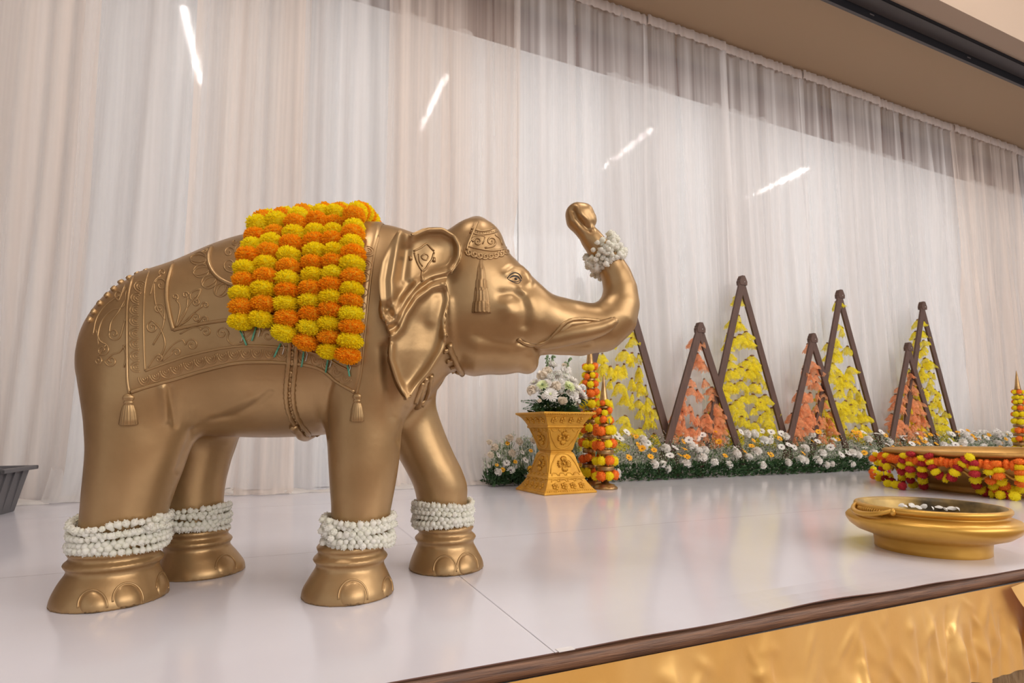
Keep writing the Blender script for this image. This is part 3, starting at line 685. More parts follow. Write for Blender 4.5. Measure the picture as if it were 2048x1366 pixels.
# ---------------------------------------------------------------- lip cord, tusk
relief('lip_cord', [[(1036, 678), (1048, 686), (1070, 690), (1095, 682), (1113, 664), (1128, 648), (1145, 640), (1170, 639), (1200, 642)]], .008, EL, twist=260, tw=.14, n=8)
tk = [(1062, 689, 8), (1085, 686, 15), (1110, 677, 21), (1140, 669, 22), (1170, 664, 20.5), (1200, 657, 17), (1218, 649, 14), (1230, 640, 9), (1233, 636, 5)]
pts = []; rad = []
for k, (x, y, r) in enumerate(tk):
    p = eloc(x, y, -.092+.02*abs(k-4)/4 if k < 5 else -.092-.004*(k-4)); pts.append(p); rad.append(r*.00188)
# resample
P_ = smooth_px([(k, 0) for k in range(9)], 5); ks = [q[0] for q in P_]
pts2 = [[np.interp(k, range(9), [p[i] for p in pts]) for i in range(3)] for k in ks]; rad2 = [np.interp(k, range(9), rad) for k in ks]
o = MB().tube(pts2, rad2, 18).build('tusk', M['bronze'], EL); mirror_part(o)
for m_ in (o,): m_.modifiers.new('smooth', 'SMOOTH').iterations = 3
# ---------------------------------------------------------------- ears
EOUT = [(827, 470), (812, 463), (799, 459), (782, 482), (764, 522), (757, 560), (759, 592), (766, 618), (770, 645), (781, 672), (777, 700), (779, 722), (792, 762), (815, 802)]
EINN = [(827, 470), (840, 462), (855, 456), (883, 454), (906, 467), (922, 490), (922, 512), (912, 533), (897, 551), (892, 570), (899, 596), (894, 614), (887, 637), (892, 660), (893, 684), (884, 707), (861, 746), (834, 776), (815, 802)]
def resample(P, n):
    P = np.array(smooth_px(P)); L = np.concatenate([[0], np.cumsum(np.hypot(*np.diff(P, axis=0).T))]); s = np.linspace(0, L[-1], n); return np.stack([np.interp(s, L, P[:, 0]), np.interp(s, L, P[:, 1])], 1)
nE, mE = 130, 64
ETOP = resample([(781, 484), (788, 472), (799, 458), (812, 466), (827, 470), (842, 462), (862, 455), (885, 454), (906, 467), (919, 484), (922, 496)], mE)
ELEF = resample([(781, 484), (764, 522), (757, 560), (759, 592), (766, 618), (770, 645), (781, 672), (777, 700), (779, 722), (792, 762), (815, 802)], nE)
ERIG = resample([(922, 496), (921, 514), (912, 533), (897, 551), (892, 570), (899, 596), (894, 614), (887, 637), (892, 660), (893, 684), (884, 707), (861, 746), (834, 776), (815, 802)], nE)
epix = []; P00, P10, PB_ = ETOP[0], ETOP[-1], ELEF[-1]
for i in range(nE):
    v = i/(nE-1)
    for j in range(mE):
        u = j/(mE-1); epix.append((1-v)*ETOP[j]+v*PB_+(1-u)*ELEF[i]+u*ERIG[i]-((1-u)*(1-v)*P00+u*(1-v)*P10+v*PB_))
epix = np.array(epix)
ESC = [([(827, 471), (855, 459), (885, 458), (907, 471), (918, 492), (917, 513), (905, 536)], 8, .020), ([(799, 460), (785, 484), (768, 524), (762, 560), (764, 600)], 8, .008),
       ([(801, 466), (790, 520), (783, 560), (784, 600), (790, 625)], 9, .022), ([(870, 500), (860, 525)], 32, -.022), ([(812, 500), (805, 560)], 12, -.018),
       ([(775, 648), (790, 640), (812, 598), (838, 566), (868, 549), (900, 542)], 8, .024), ([(784, 672), (800, 655), (812, 628), (832, 598), (862, 574), (893, 566)], 8, .026),
       ([(790, 662), (806, 625), (830, 585), (862, 562)], 6, -.012), ([(775, 620), (796, 595), (820, 570)], 8, -.012), ([(766, 630), (778, 640)], 8, .014),
       ([(783, 690), (782, 720), (796, 762), (814, 797)], 7, .016), ([(893, 670), (882, 704), (858, 742), (832, 772), (815, 798)], 11, .024), ([(845, 650), (835, 720), (825, 760)], 26, -.012), ([(893, 575), (897, 600), (888, 640), (889, 670)], 8, .020), ([(870, 600), (862, 640)], 14, .008)]
off = np.zeros(len(epix))
for ln, w, h in ESC: off += h*np.exp(-(seglines(epix, ln)/w)**2)
pts = []
for (x, y), h in zip(epix, off):
    t = np.clip((x-757)/(905-757), 0, 1); base = -.365+.125*t+(.02 if y > 700 else 0)*min(1, (y-700)/100 if y > 700 else 0)
    pts.append(eloc(x, y, base-h))
ear = MB().grid(pts, nE, mE).build('ear', M['bronze'], EL)
sm = ear.modifiers.new('smooth', 'SMOOTH'); sm.iterations = 6; so = ear.modifiers.new('thickness', 'SOLIDIFY'); so.thickness = .022; so.offset = 1
EARBV = BVHTree.FromPolygons([Vector(p) for p in pts], [(i*mE+j, i*mE+j+1, (i+1)*mE+j+1, (i+1)*mE+j) for i in range(nE-1) for j in range(mE-1)])
mirror_part(ear)
def cpx(pts): return [(740+x/3.903, 400+y/3.903) for x, y in pts]
for st, r in (([(340, 400), (370, 385), (400, 370), (440, 340), (470, 370), (500, 400)], .0032), ([(345, 410), (365, 480), (390, 530), (412, 555), (440, 530), (455, 500), (480, 470), (500, 410)], .0035), ([(400, 440), (430, 420), (455, 440), (440, 470), (410, 460), (400, 440)], .0025), ([(315, 440), (318, 470)], .006), ([(497, 450), (500, 485)], .006), ([(410, 555), (405, 590), (412, 620)], .005), ([(408, 622), (416, 628)], .008), ([(378, 420), (385, 480), (410, 520)], .0025)):
    relief('ear_pendant', [cpx(st)], r, EL, bv=EARBV, lift=.001)
# ---------------------------------------------------------------- girth strap, necklace
GS = [(588, 680), (586, 700), (584, 728), (580, 765), (579, 795), (584, 825), (596, 850), (612, 870)]
for dx in (-7, 7): relief('girth_cord', [[(x+dx, y) for x, y in GS]], .0085, EL, twist=300, tw=.22, n=8)
for k in range(12):
    t = k/11*(len(GS)-1.01); i = int(t); f2 = t-i; x = GS[i][0]*(1-f2)+GS[i+1][0]*f2; y = GS[i][1]*(1-f2)+GS[i+1][1]*f2
    relief('girth_link', [[(x-2, y-5), (x+2, y), (x-2, y+5)]], .006, EL, n=6)
b = MB(); ring = []
for k in range(24):     # loop of the girth under the belly
    a = math.pi*k/23; y = -.15*math.cos(a); 
    p, n, i, t = BV.ray_cast(Vector((.068, y, .2)), Vector((0, 0, 1)))
    if p is not None: ring.append(p+Vector((0, 0, -.003)))
b.tube(ring, .016, 8, twist=300, tw_amp=.15).build('girth_loop', M['bronze'], EL)
relief('necklace_rope', [[(897, 688), (903, 705), (914, 728), (928, 752)]], .0125, EL, twist=330, tw=.16, n=10)
for x, y in ((893, 702), (899, 722), (906, 735), (911, 746), (916, 754)): relief('necklace_bead', [[(x-6, y+1), (x, y-1), (x+7, y-3)]], .010, EL, n=8)
for st, r in (([(852, 755), (846, 775), (838, 800), (834, 815)], .013), ([(862, 750), (858, 775), (850, 800), (842, 812)], .011), ([(845, 765), (836, 790), (830, 806)], .010)):
    relief('chest_tassel', [st], r, EL, twist=260, tw=.2, n=8)
# ---------------------------------------------------------------- toenails
for x, y, w, h in ((185, 1203, 24, 24), (256, 1190, 25, 26), (706, 1185, 24, 27), (890, 1132, 19, 22), (935, 1126, 17, 22), (452, 1128, 17, 20), (775, 1172, 8, 20), (325, 1165, 10, 22)):
    p, n = hit(x, y)
    if p is None: continue
    d = (p-Vector(CL)).length/F; zz = Vector((0, 0, 1)); t = (zz-n*zz.dot(n)).normalized(); s = t.cross(n)
    Mx = Matrix(((s.x, t.x, n.x, p.x), (s.y, t.y, n.y, p.y), (s.z, t.z, n.z, p.z), (0, 0, 0, 1)))
    b = MB(); V_ = []
    for i in range(17):
        for j in range(17):
            u, v = i/8-1, j/8-1; q = math.sqrt(u*u+v*v); q = max(abs(u), abs(v))/q if q > 1e-6 else 1
            uu, vv = u*q, v*q; rr = math.hypot(uu, vv)
            hgt = .0075*max(0, 1-rr*rr)**.6-.0010; hp, hn = hit(x+uu*w*1.12, y+h*.25-vv*h*1.1)
            if hp is None or (hp-p).length > .12: hp, hn = p, n
            w_ = hp+hn*hgt; w_.z = max(w_.z, .001); V_.append(w_)
    b.grid(V_, 17, 17).build('toenail', M['bronze'], EL)
    relief('toenail_fold', [[(x+w*1.22*math.cos(a_), y+h*.35-h*1.3*math.sin(a_)) for a_ in np.linspace(-.15, math.pi+.15, 13)]], .0032, EL, both=False, bv=BV)
# ================================================================ marigold pompons
def pom_data(name, m, seed, n=640, sq=.70):
    r = random.Random(seed); b = MB(); b.ball((0, 0, 0), (.80, .80, .80*sq), 12, 8)
    for i in range(n):
        z = 1-2*(i+.5)/n; a = i*2.399963+r.uniform(-.2, .2); q = math.sqrt(1-z*z); d = Vector((q*math.cos(a), q*math.sin(a), z)); d = (d+Vector((r.gauss(0, .12), r.gauss(0, .12), r.gauss(0, .12)))).normalized()
        t = d.orthogonal().normalized(); t.rotate(Quaternion(d, r.uniform(0, 6.28))); c = d.cross(t)
        L = r.uniform(.90, 1.05); w = r.uniform(.045, .085); k = r.uniform(-.1, .1)
        P = [d*.60-t*w*.5, d*.60+t*w*.5, d*L*.92+t*w+c*k, d*L+c*(k+.06), d*L*.92-t*w+c*k]
        b.add([(p.x, p.y, p.z*sq) for p in P], [(0, 1, 2, 3, 4)])
    return b.data(name, m, smooth=False)
POM = {k: [pom_data('pompom_'+k, M[k], 11+i*7+len(k)) for i in range(3)] for k in ('yel', 'org', 'dorg', 'red')}
POMLOW = {k: [pom_data('pompom_far_'+k, M[k], 5+i, 130, .92) for i in range(2)] for k in ('yel', 'org', 'dorg', 'red')}
NM = dict(yel='yellow_pompom', org='orange_pompom', dorg='orange_pompom', red='crimson_pompom')
def pom(col, p, r, axis, parent, low=False, sq=1.0):
    D = (POMLOW if low else POM)[col]; o = bpy.data.objects.new(NM[col], D[rnd.randrange(len(D))]); link(o, parent)
    q = Vector(axis).to_track_quat('Z', 'Y'); q = q @ Quaternion((0, 0, 1), rnd.uniform(0, 6.28)); o.rotation_mode = 'QUATERNION'; o.rotation_quaternion = q
    o.location = p; s = r*rnd.uniform(.95, 1.05); o.scale = (s, s, s*sq*rnd.uniform(.95, 1.05)); return o
def E2W(p): return Vector(EO+EA*p[0]+EB*p[1]+np.array([0, 0, p[2]]))
ST = [  # pixel centres in the survey crop, bottom to top; first colour
    ('Y', [(115, 720), (120, 640), (120, 570), (135, 497), (143, 435), (160, 368), (180, 315), (200, 262), (212, 213), (232, 176), (256, 148), (278, 124)]),
    ('Y', [(225, 705), (240, 625), (240, 545), (255, 478), (255, 410), (272, 347), (285, 293), (305, 245), (313, 203), (340, 162), (365, 135), (388, 114)]),
    ('Y', [(352, 780), (370, 703), (358, 625), (368, 553), (367, 490), (375, 425), (378, 362), (393, 300), (407, 247), (418, 203), (440, 165), (458, 132), (480, 106)]),
    ('O', [(468, 832), (490, 752), (497, 678), (493, 610), (500, 543), (507, 470), (508, 405), (523, 345), (517, 287), (522, 235), (522, 192), (538, 155), (548, 124), (572, 100)]),
    ('Y', [(597, 880), (600, 803), (598, 730), (610, 655), (610, 592), (610, 525), (618, 463), (617, 398), (625, 340), (615, 280), (622, 235), (626, 190), (637, 155), (644, 128), (664, 110)]),
    ('O', [(697, 903), (710, 825), (718, 747), (715, 678), (715, 607), (720, 545), (725, 477), (722, 410), (727, 353), (720, 298), (727, 245), (733, 207), (742, 170), (752, 140), (768, 118)])]
SL = ['leftmost marigold string over the elephant back, ending in a yellow pompom', 'second marigold string from the left over the elephant back', 'third marigold string from the left on the elephant, beside the dark gap',
      'fourth marigold string from the left, ending in an orange pompom', 'longest yellow-ended marigold string, fifth from the left on the elephant', 'rightmost marigold string hanging nearest the elephant ear']
TAIL = [[(112, 765), (128, 800), (148, 848)], [(203, 742), (188, 790), (178, 825)], [(334, 838), (318, 870), (298, 912)], [(461, 872), (455, 920), (447, 965)], [(595, 908), (590, 950), (583, 992)], [(697, 944), (705, 980), (712, 1018)]]
def gpx(p): return (440+p[0]/2.732, 380+p[1]/2.732)
PR = .0425
for si, (c0, P) in enumerate(ST):
    t = thing('marigold_string', SL[si], 'flower garland', tuple(EO), ETH, 'marigold strings on the elephant')
    L = []
    for q in P:
        x, y = gpx(q); s = surf(x, y)
        if s is None: continue
        d = (Vector(CL)-s).normalized(); s = s+d*PR*.8; L.append(s)
    top = L[-1]; far = [Vector((p.x, -p.y, p.z)) for p in L[::-1]]
    mid = []; a, c = top, far[0]; gap = (c-a).length; k = max(0, int(round(gap*1.06/.05))-1); k += (k+1) % 2
    for i in range(k):
        f = (i+1)/(k+1); ph = math.atan2(a.y, a.z-AX_Z)*(1-f)+math.atan2(c.y, c.z-AX_Z)*f; s = body_at(a.x*(1-f)+c.x*f, ph, PR*.85+.006); mid.append(s)
    A = L+mid+far[:-2]; col = 0 if c0 == 'Y' else 1
    for i, p in enumerate(A):
        ax = (A[min(i+1, len(A)-1)]-A[max(i-1, 0)]); pom(('yel', 'org')[(i+col) % 2], p, PR*(1.0 if i < 9 else .95), ax, t)
    MB().tube([A[0]]+A[1:], .002, 5).build('thread', M['thread'], t)
    tp_ = [surf(*gpx(q), .006) for q in TAIL[si]]; MB().tube([tp_[0], tp_[1]], .0028, 6).build('green_straw', M['stem'], t); MB().tube([tp_[1], tp_[2]], .0028, 6).build('green_straw', M['stem'], t)
    w = [surf(*gpx((TAIL[si][0][0]+dx, TAIL[si][0][1]+dy)), .004) for dx, dy in ((3, 0), (14, 12), (18, 26), (8, 60))]; MB().tube(w, .0011, 5).build('thread', M['thread'], t)
# ================================================================ jasmine garlands
b = MB(); b.lathe([(.15, -.55), (.22, -.45), (.30, -.2), (.46, .05), (.50, .25), (.42, .42), (.22, .54), (.05, .58)], 8)
for k in range(5):
    a = k*1.2566; b.add([(.1*math.cos(a), .1*math.sin(a), .45), (.34*math.cos(a-.35), .34*math.sin(a-.35), .50), (.36*math.cos(a), .36*math.sin(a), .66), (.34*math.cos(a+.35), .34*math.sin(a+.35), .50)], [(0, 1, 2, 3)])
BUD = b.data('jasmine_bud', M['jas'])
def bud(p, d, s, parent):
    o = bpy.data.objects.new('jasmine_bud', BUD); link(o, parent); o.location = p; o.rotation_mode = 'QUATERNION'
    o.rotation_quaternion = Vector(d).to_track_quat('Z', 'Y') @ Quaternion((0, 0, 1), rnd.uniform(0, 6)); s *= rnd.uniform(.85, 1.15); o.scale = (s, s, s*1.1)
def jasmine(label, c, ax, up, rad, rows, dz, n, tilt=0.0, wob_=.006, bunch=None, size=.0215, cross=0.0):
    """c centre, ax axis (unit), rad radius of the limb here"""
    t = thing('jasmine_garland', label, 'flower garland', tuple(EO), ETH, 'white jasmine garlands on the elephant')
    c = Vector(c); ax = Vector(ax).normalized(); u = Vector(up); u = (u-ax*u.dot(ax)).normalized(); v = ax.cross(u)
    for k in range(rows):
        h0 = (k-(rows-1)/2)*dz; ph = rnd.uniform(0, 6.28); S = []
        rr = rad+.008+(.004 if k % 2 else 0)
        for i in range(n):
            a = 2*math.pi*(i+.5*(k % 2))/n; h = h0+tilt*math.sin(a)+wob_*math.sin(2*a+ph)+cross*math.exp(-((a-5.2)/.5)**2)*(1 if k % 2 else -.3)*(.5+k*.3)
            p = c+(u*math.cos(a)+v*math.sin(a))*rr+ax*h; S.append(p)
            out = u*math.cos(a)+v*math.sin(a); d = out*rnd.uniform(.3, .9)+ax*(1 if k >= rows/2 else -1)*rnd.uniform(.4, 1.0)+Vector((rnd.gauss(0, .25), rnd.gauss(0, .25), rnd.gauss(0, .25)))
            bud(p+out*.006, d, size, t)
        MB().tube(S, .003, 5, closed=True).build('thread', M['jasstr'], t)
    for (a, h, m_, sp) in (bunch or []):
        for i in range(m_):
            out = u*math.cos(a)+v*math.sin(a); p = c+out*(rad+.02+rnd.uniform(-.004, .016))+ax*(h+rnd.gauss(0, sp))+(-u*math.sin(a)+v*math.cos(a))*rnd.gauss(0, sp)
            bud(p, out+Vector((rnd.gauss(0, .5), rnd.gauss(0, .5), rnd.gauss(0, .5))), size, t)
    return t
def legc(k, z):
    T = LEGS[k]; return (float(interp(z, T, 1)), float(interp(z, T, 2)), z), float(interp(z, T, 3))
for k, z, tl_, lab, bn, kw in (('rn', .213, .010, 'white jasmine garland around the nearest rear leg of the elephant', [(-.35, .03, 16, .014)], dict(cross=.005)), ('rf', .208, -.004, 'white jasmine garland around the rear leg on the far side', None, {}),
                      ('fn', .208, 0, 'white jasmine garland with a loose bunch on the nearest front leg', [(4.0, .018, 26, .017)], {}), ('ff', .216, .004, 'white jasmine garland around the forward stepping far front leg', None, {})):
    c, r = legc(k, z); jasmine(lab, c, (0, 0, 1), (1, 0, 0), r, 6, .0145, int(2*math.pi*(r+.01)/.0185), tl_, bunch=bn, **kw)
jasmine('white jasmine garland twisted around the raised trunk', (1.203, 0, 1.232), (-.58, 0, .81), (.81, 0, .58), .043, 4, .0165, 20, .016, .010, bunch=[(2.2, -.03, 30, .015), (3.4, .0, 24, .015), (0.1, -.02, 26, .013), (.2, .03, 24, .013), (4.4, .01, 30, .02), (5.2, .015, 24, .018)])
# ================================================================ gold pedestal
PED = thing('pedestal', 'square waisted gold pedestal with embossed rosettes holding white flowers', 'pedestal', (2.285, 4.375, 0), R(3.5))
PPF = [(.26, 0), (.262, .012), (.255, .02), (.232, .045), (.205, .085), (.186, .118), (.190, .124), (.190, .132), (.182, .136), (.162, .185), (.148, .235), (.134, .29), (.124, .325), (.112, .342), (.104, .348), (.104, .356), (.112, .362), (.118, .38), (.127, .42), (.142, .465), (.157, .51), (.172, .55), (.186, .560), (.186, .570), (.180, .574), (.20, .612), (.222, .645), (.246, .668), (.262, .674), (.264, .690), (.255, .692), (.235, .682), (.20, .655), (.16, .60)]
def sq_loft(prof, n=10):
    b = MB(); m = len(prof); ring = []
    for s in range(4):
        for k in range(n): ring.append((s, k/n))
    for h, z in prof:
        for s, t in ring:
            x, y = [(-1+2*t, -1), (1, -1+2*t), (1-2*t, 1), (-1, 1-2*t)][s]; b.v.append((x*h, y*h, z))
    N = len(ring)
    for i in range(m-1):
        for k in range(N): b.f.append((i*N+k, i*N+(k+1) % N, (i+1)*N+(k+1) % N, (i+1)*N+k)); b.m.append(0)
    b.f.append(tuple(range(N))[::-1]); b.m.append(0); b.f.append(tuple((m-1)*N+k for k in range(N))); b.m.append(0); return b
o = sq_loft(PPF).build('body', M['gold'], PED, smooth=False); bev(o, .004, 2)
def half_at(z): return float(np.interp(z, [p[1] for p in PPF[:30]], [p[0] for p in PPF[:30]]))
def on_face(face, u, z, lift=0.0):
    h = half_at(z); p = (u, -h-lift, z); a = face*math.pi/2
    return Vector((p[0]*math.cos(a)-p[1]*math.sin(a), p[0]*math.sin(a)+p[1]*math.cos(a), z))
b = MB()
for k in range(5): 
    a = k*1.2566; b.ball((.016*math.cos(a), .016*math.sin(a), .002), (.011, .011, .008), 8, 6)
b.ball((0, 0, .004), (.008, .008, .009), 8, 6); ROS = b.data('rosette', M['gold'])
def face_obj(name, me, f, u, z, s=1.0):
    h0, h1 = half_at(z-.01), half_at(z+.01); tilt = math.atan2(h0-h1, .02)
    o = obj(name, me, PED, on_face(f, u, z)); o.rotation_mode = 'QUATERNION'
    o.rotation_quaternion = Quaternion((0, 0, 1), f*math.pi/2) @ Quaternion((1, 0, 0), math.pi/2-tilt); o.scale = (s, s, s); return o
b = MB()       # big four-lobed embossed flower
for k in range(4):
    a = k*math.pi/2+math.pi/2
    for da in (-.42, -.14, .14, .42):
        L = .055*(1-.3*abs(da)); c = Vector((math.cos(a+da), math.sin(a+da), 0)); b.tube([c*.018+Vector((0, 0, .002)), c*(L*.75)+Vector((0, 0, .006)), c*L+Vector((0, 0, .001))], [.004, .009, .004], 6)
    a += math.pi/4; c = Vector((math.cos(a), math.sin(a), 0)); s = Vector((-math.sin(a), math.cos(a), 0)); b.tube([c*.008, c*.028+s*.004, c*.042+s*.012, c*.05+s*.022], [.004, .0045, .004, .003], 6)
b.ball((0, 0, .005), (.010, .010, .009), 10, 6); BIG = b.data('embossed_flower', M['gold'])
for f in range(4):
    for k in range(4):
        face_obj('rosette', ROS, f, (k-1.5)*.088, .065, 1.25); face_obj('rosette', ROS, f, (k-1.5)*.088, .622, 1.25)
    face_obj('embossed_flower', BIG, f, 0, .245, 1.3); face_obj('embossed_flower', BIG, f, 0, .468, 1.2)
    for k in range(4):     # scallops
        for zc, sg in ((.150, 1), (.548, -1), (.100, 1)):
            w = half_at(zc)*2*.82/4; u0 = (k-1.5)*w; pts = [on_face(f, u0+w*.42*math.cos(a), zc+sg*.022*math.sin(a)) for a in np.linspace(0, math.pi, 9)]
            MB().tube(pts, .006, 6).build('scallop', M['gold'], PED)
    for z0, z1, sg in ((.17, .335, 1), (.375, .54, -1)):    # cartouche frame
        pts = []
        for t in np.linspace(0, 1, 25):
            z = z0+(z1-z0)*math.sin(math.pi*t)**.55 if sg > 0 else z1-(z1-z0)*math.sin(math.pi*t)**.55; u = half_at(z)*(.84)*math.cos(math.pi*t)*(1+.05*math.cos(6*math.pi*t)); pts.append(on_face(f, u, z))
        MB().tube(pts, .007, 6).build('cartouche', M['gold'], PED)
    for z, n in ((.028, 22), (.672, 22)):
        bb = MB()
        for k in range(n): bb.ball(on_face(f, ((k+.5)/n*2-1)*half_at(z)*.95, z), .0058, 6, 4)
        bb.build('bead_row', M['gold'], PED)
# ================================================================ flowers (shared meshes)
def petal(b, a, r0, r1, w, z0, z1, curl=.0, M_=None, seg=3):
    c = Vector((math.cos(a), math.sin(a), 0)); s = Vector((-math.sin(a), math.cos(a), 0)); V_ = []
    for i in range(seg+1):
        t = i/seg; p = c*(r0+(r1-r0)*t)+Vector((0, 0, z0+(z1-z0)*t+curl*math.sin(t*math.pi))); ww = w*(.45+.75*math.sin(math.pi*(.18+.72*t)))*(1 if i < seg else .55)
        V_ += [p-s*ww, p+s*ww]
    b.add(V_, [(2*i, 2*i+1, 2*i+3, 2*i+2) for i in range(seg)])
def daisy(pm, cm, n=14):
    b = MB(); b.mi = 0
    for k in range(n): petal(b, 2*math.pi*k/n+rnd.uniform(-.1, .1), .12, 1.0, .17, .05, rnd.uniform(.05, .28), .1)
    b.mi = 1; b.ball((0, 0, .06), (.27, .27, .14), 10, 6); return b.data('daisy', [pm, cm])
def puff(m, n=46, up=.1, seed=3):
    r = random.Random(seed); b = MB()
    for i in range(n):
        z = 1-(1.15)*(i+.5)/n; a = i*2.4; q = math.sqrt(max(0, 1-z*z)); L = r.uniform(.85, 1.05)
        c = Vector((q*math.cos(a), q*math.sin(a), z)); t = c.orthogonal().normalized(); t.rotate(Quaternion(c, r.uniform(0, 6))); e = c.cross(t); w = .26
        V_ = []
        for s in range(4):
            f = s/3; V_ += [c*(.25+.72*f)*L+e*(.12*math.sin(f*3))-t*w*(.3+f), c*(.25+.72*f)*L+e*(.12*math.sin(f*3)+.08*math.sin(i))+t*w*(.3+f)]
        b.add(V_, [(2*s, 2*s+1, 2*s+3, 2*s+2) for s in range(3)])
    b.ball((0, 0, 0), .6, 8, 6); return b.data('carnation', m)
def mum(m, cm, n=60):
    b = MB()
    for i in range(n):
        t = i/n; a = i*2.4; el_ = .15+1.3*t; petal(b, a, .08, .98*math.cos(el_*.75)+.1, .085, .02+.1*t, .9*math.sin(el_*.62), .05)
    b.mi = 1; b.ball((0, 0, .35), (.16, .16, .16), 8, 6); return b.data('chrysanthemum', [m, cm])
def rose(m):
    b = MB()
    for i in range(16):
        t = i/16; a = i*2.2; r = .18+.62*t; V_ = []
        for j in range(7):
            aa = a+(j/6-.5)*(2.6-1.1*t)
            for k in range(4):
                z = k/3; rr = r*(.55+.55*z+.10*z*z*(1 if t > .4 else 0)); V_.append((rr*math.cos(aa), rr*math.sin(aa), -.5+z*(1.15-.35*t)-(.1*abs(j-3)/3*t)))
        b.grid(V_, 7, 4)
    return b.data('rose', m)
FD = dict(wd=daisy(M['white'], M['daisyc']), yd=daisy(M['yflow'], M['yflowc'], 12), car=puff(M['white']), carc=puff(M['cream'], seed=8), mumw=mum(M['white'], M['lime']), muml=mum(M['lime'], M['leafl']), rose=rose(M['cream']))
FN = dict(wd='white_daisy', yd='golden_daisy', car='white_carnation', carc='cream_carnation', mumw='white_chrysanthemum', muml='pale_green_chrysanthemum', rose='cream_rose')
def flower(kind, p, d, s, parent):
    o = obj(FN[kind], FD[kind], parent, p); o.rotation_mode = 'QUATERNION'; o.rotation_quaternion = Vector(d).to_track_quat('Z', 'Y') @ Quaternion((0, 0, 1), rnd.uniform(0, 6)); s *= rnd.uniform(.88, 1.12); o.scale = (s, s, s); return o
def leaf_add(b, p, d, L, w, bend=.2):
    d = Vector(d).normalized(); s = d.cross(Vector((rnd.gauss(0, 1), rnd.gauss(0, 1), rnd.gauss(0, 1)))).normalized(); n = d.cross(s); P = Vector(p)
    b.add([P, P+d*L*.5+s*w+n*bend*L*.2, P+d*L-n*bend*L*.3, P+d*L*.5-s*w+n*bend*L*.2], [(0, 1, 2, 3)])
# ---------------------------------------------------------------- arrangement in the pedestal
AR = thing('flower_arrangement', 'dome of white chrysanthemums, carnations and a cream rose on the gold pedestal', 'flower arrangement', (2.285, 4.375, .68))
MB().lathe([(.06, -.06), (.13, -.05), (.15, -.01), (.13, .02), (.05, .03)], 20).build('foam_base', M['leafd'], AR)
def apx(x, y, dy=0.0):        # survey crop point -> local point at depth offset dy in front of the axis
    p = ony(1030+x/9.76, 690+y/9.76, 4.375+dy); return Vector((p[0]-2.285, p[1]-4.375, p[2]-.68))
ARF = [('muml', 1035, 830, -.13, .062), ('rose', 925, 1105, -.19, .042), ('mumw', 690, 985, -.17, .066), ('car', 690, 640, -.06, .042), ('carc', 790, 820, -.15, .045), ('muml', 540, 800, -.13, .055), ('carc', 340, 890, -.08, .045), ('carc', 530, 610, -.03, .045), ('car', 1140, 1010, -.16, .040), ('mumw', 1300, 1000, -.08, .06),
       ('mumw', 760, 430, 0, .05), ('car', 990, 520, 0, .045), ('mumw', 1100, 720, -.05, .055), ('car', 640, 760, -.14, .032), ('car', 905, 740, -.13, .028), ('car', 445, 860, -.12, .028), ('mumw', 1190, 870, -.1, .05), ('carc', 630, 520, 0, .04), ('mumw', 380, 760, .02, .05), ('car', 850, 560, -.04, .03), ('car', 1310, 830, 0, .028), ('car', 560, 1010, -.16, .022), ('carc', 480, 1090, -.15, .018), ('car', 1240, 1100, -.14, .022), ('mumw', 980, 640, -.08, .042), ('car', 700, 380, .03, .04), ('carc', 980, 420, .04, .035), ('mumw', 800, 620, .12, .06), ('mumw', 560, 860, .14, .06), ('mumw', 1080, 900, .14, .06), ('car', 860, 900, .17, .05)]
for k, x, y, dy, s in ARF:
    p = apx(x, y, dy); flower(k, p, p+Vector((0, -.12 if dy < .1 else .1, .05)), s*1.15, AR)
for x, y, x2, y2 in ((615, 200, 640, 480), (740, 200, 745, 480), (1090, 240, 960, 560), (330, 800, 480, 900), (1020, 330, 930, 600)):
    a, c = apx(x, y, .02), apx(x2, y2, .02); b = MB(); b.tube([c, a], .003, 5)
    for i in range(26):
        t = rnd.uniform(0, .85); p = a*(1-t)+c*t; b.ball(p+Vector((rnd.gauss(0, .009), rnd.gauss(0, .009), 0)), rnd.uniform(.006, .010), 6, 4)
    b.build('bud_spray', M['leafl'], AR)
b = MB()
for i in range(520):
    a = rnd.uniform(0, 6.28); h = rnd.uniform(0, 1); r = .22*(1-.45*h)*rnd.uniform(.5, 1.05); p = Vector((r*math.cos(a), r*math.sin(a), .01+.26*h*rnd.random())); leaf_add(b, p*.8, Vector((math.cos(a), math.sin(a), rnd.uniform(-.3, .9))), rnd.uniform(.04, .085), rnd.uniform(.012, .024))
stuff(b.build('foliage', M['leafd'], AR, smooth=False))
for x, y, x2, y2 in ((110, 1095, 420, 1120), (150, 1255, 430, 1150), (1440, 1270, 1250, 1080), (300, 1250, 460, 1170), (1420, 1130, 1250, 1060), (1130, 1270, 1100, 1120), (560, 1270, 600, 1120), (820, 1280, 800, 1130)):
    a, c = apx(x, y, -.08), apx(x2, y2, -.05); b = MB(); b.tube([c, (a+c)/2+Vector((0, 0, .012)), a], .002, 4); d = (a-c).normalized(); s = d.cross(Vector((0, 1, 0)))
    for i in range(11):
        t = i/11
        for sg in (-1, 1): leaf_add(b, c*(1-t)+a*t, d*.6+s*sg, .036*(1-.7*t), .007)
    b.build('fern_frond', M['leafd'], AR, smooth=False)
b = MB()
for i in range(500):
    a = rnd.uniform(0, 6.28); h = rnd.random(); r = .2*(1-.5*h)*rnd.uniform(.75, 1.1); b.ball((r*math.cos(a), r*math.sin(a)-.02, .05+.33*h), rnd.uniform(.003, .006), 5, 3)
stuff(b.build('tiny_blooms', M['gyp'], AR))
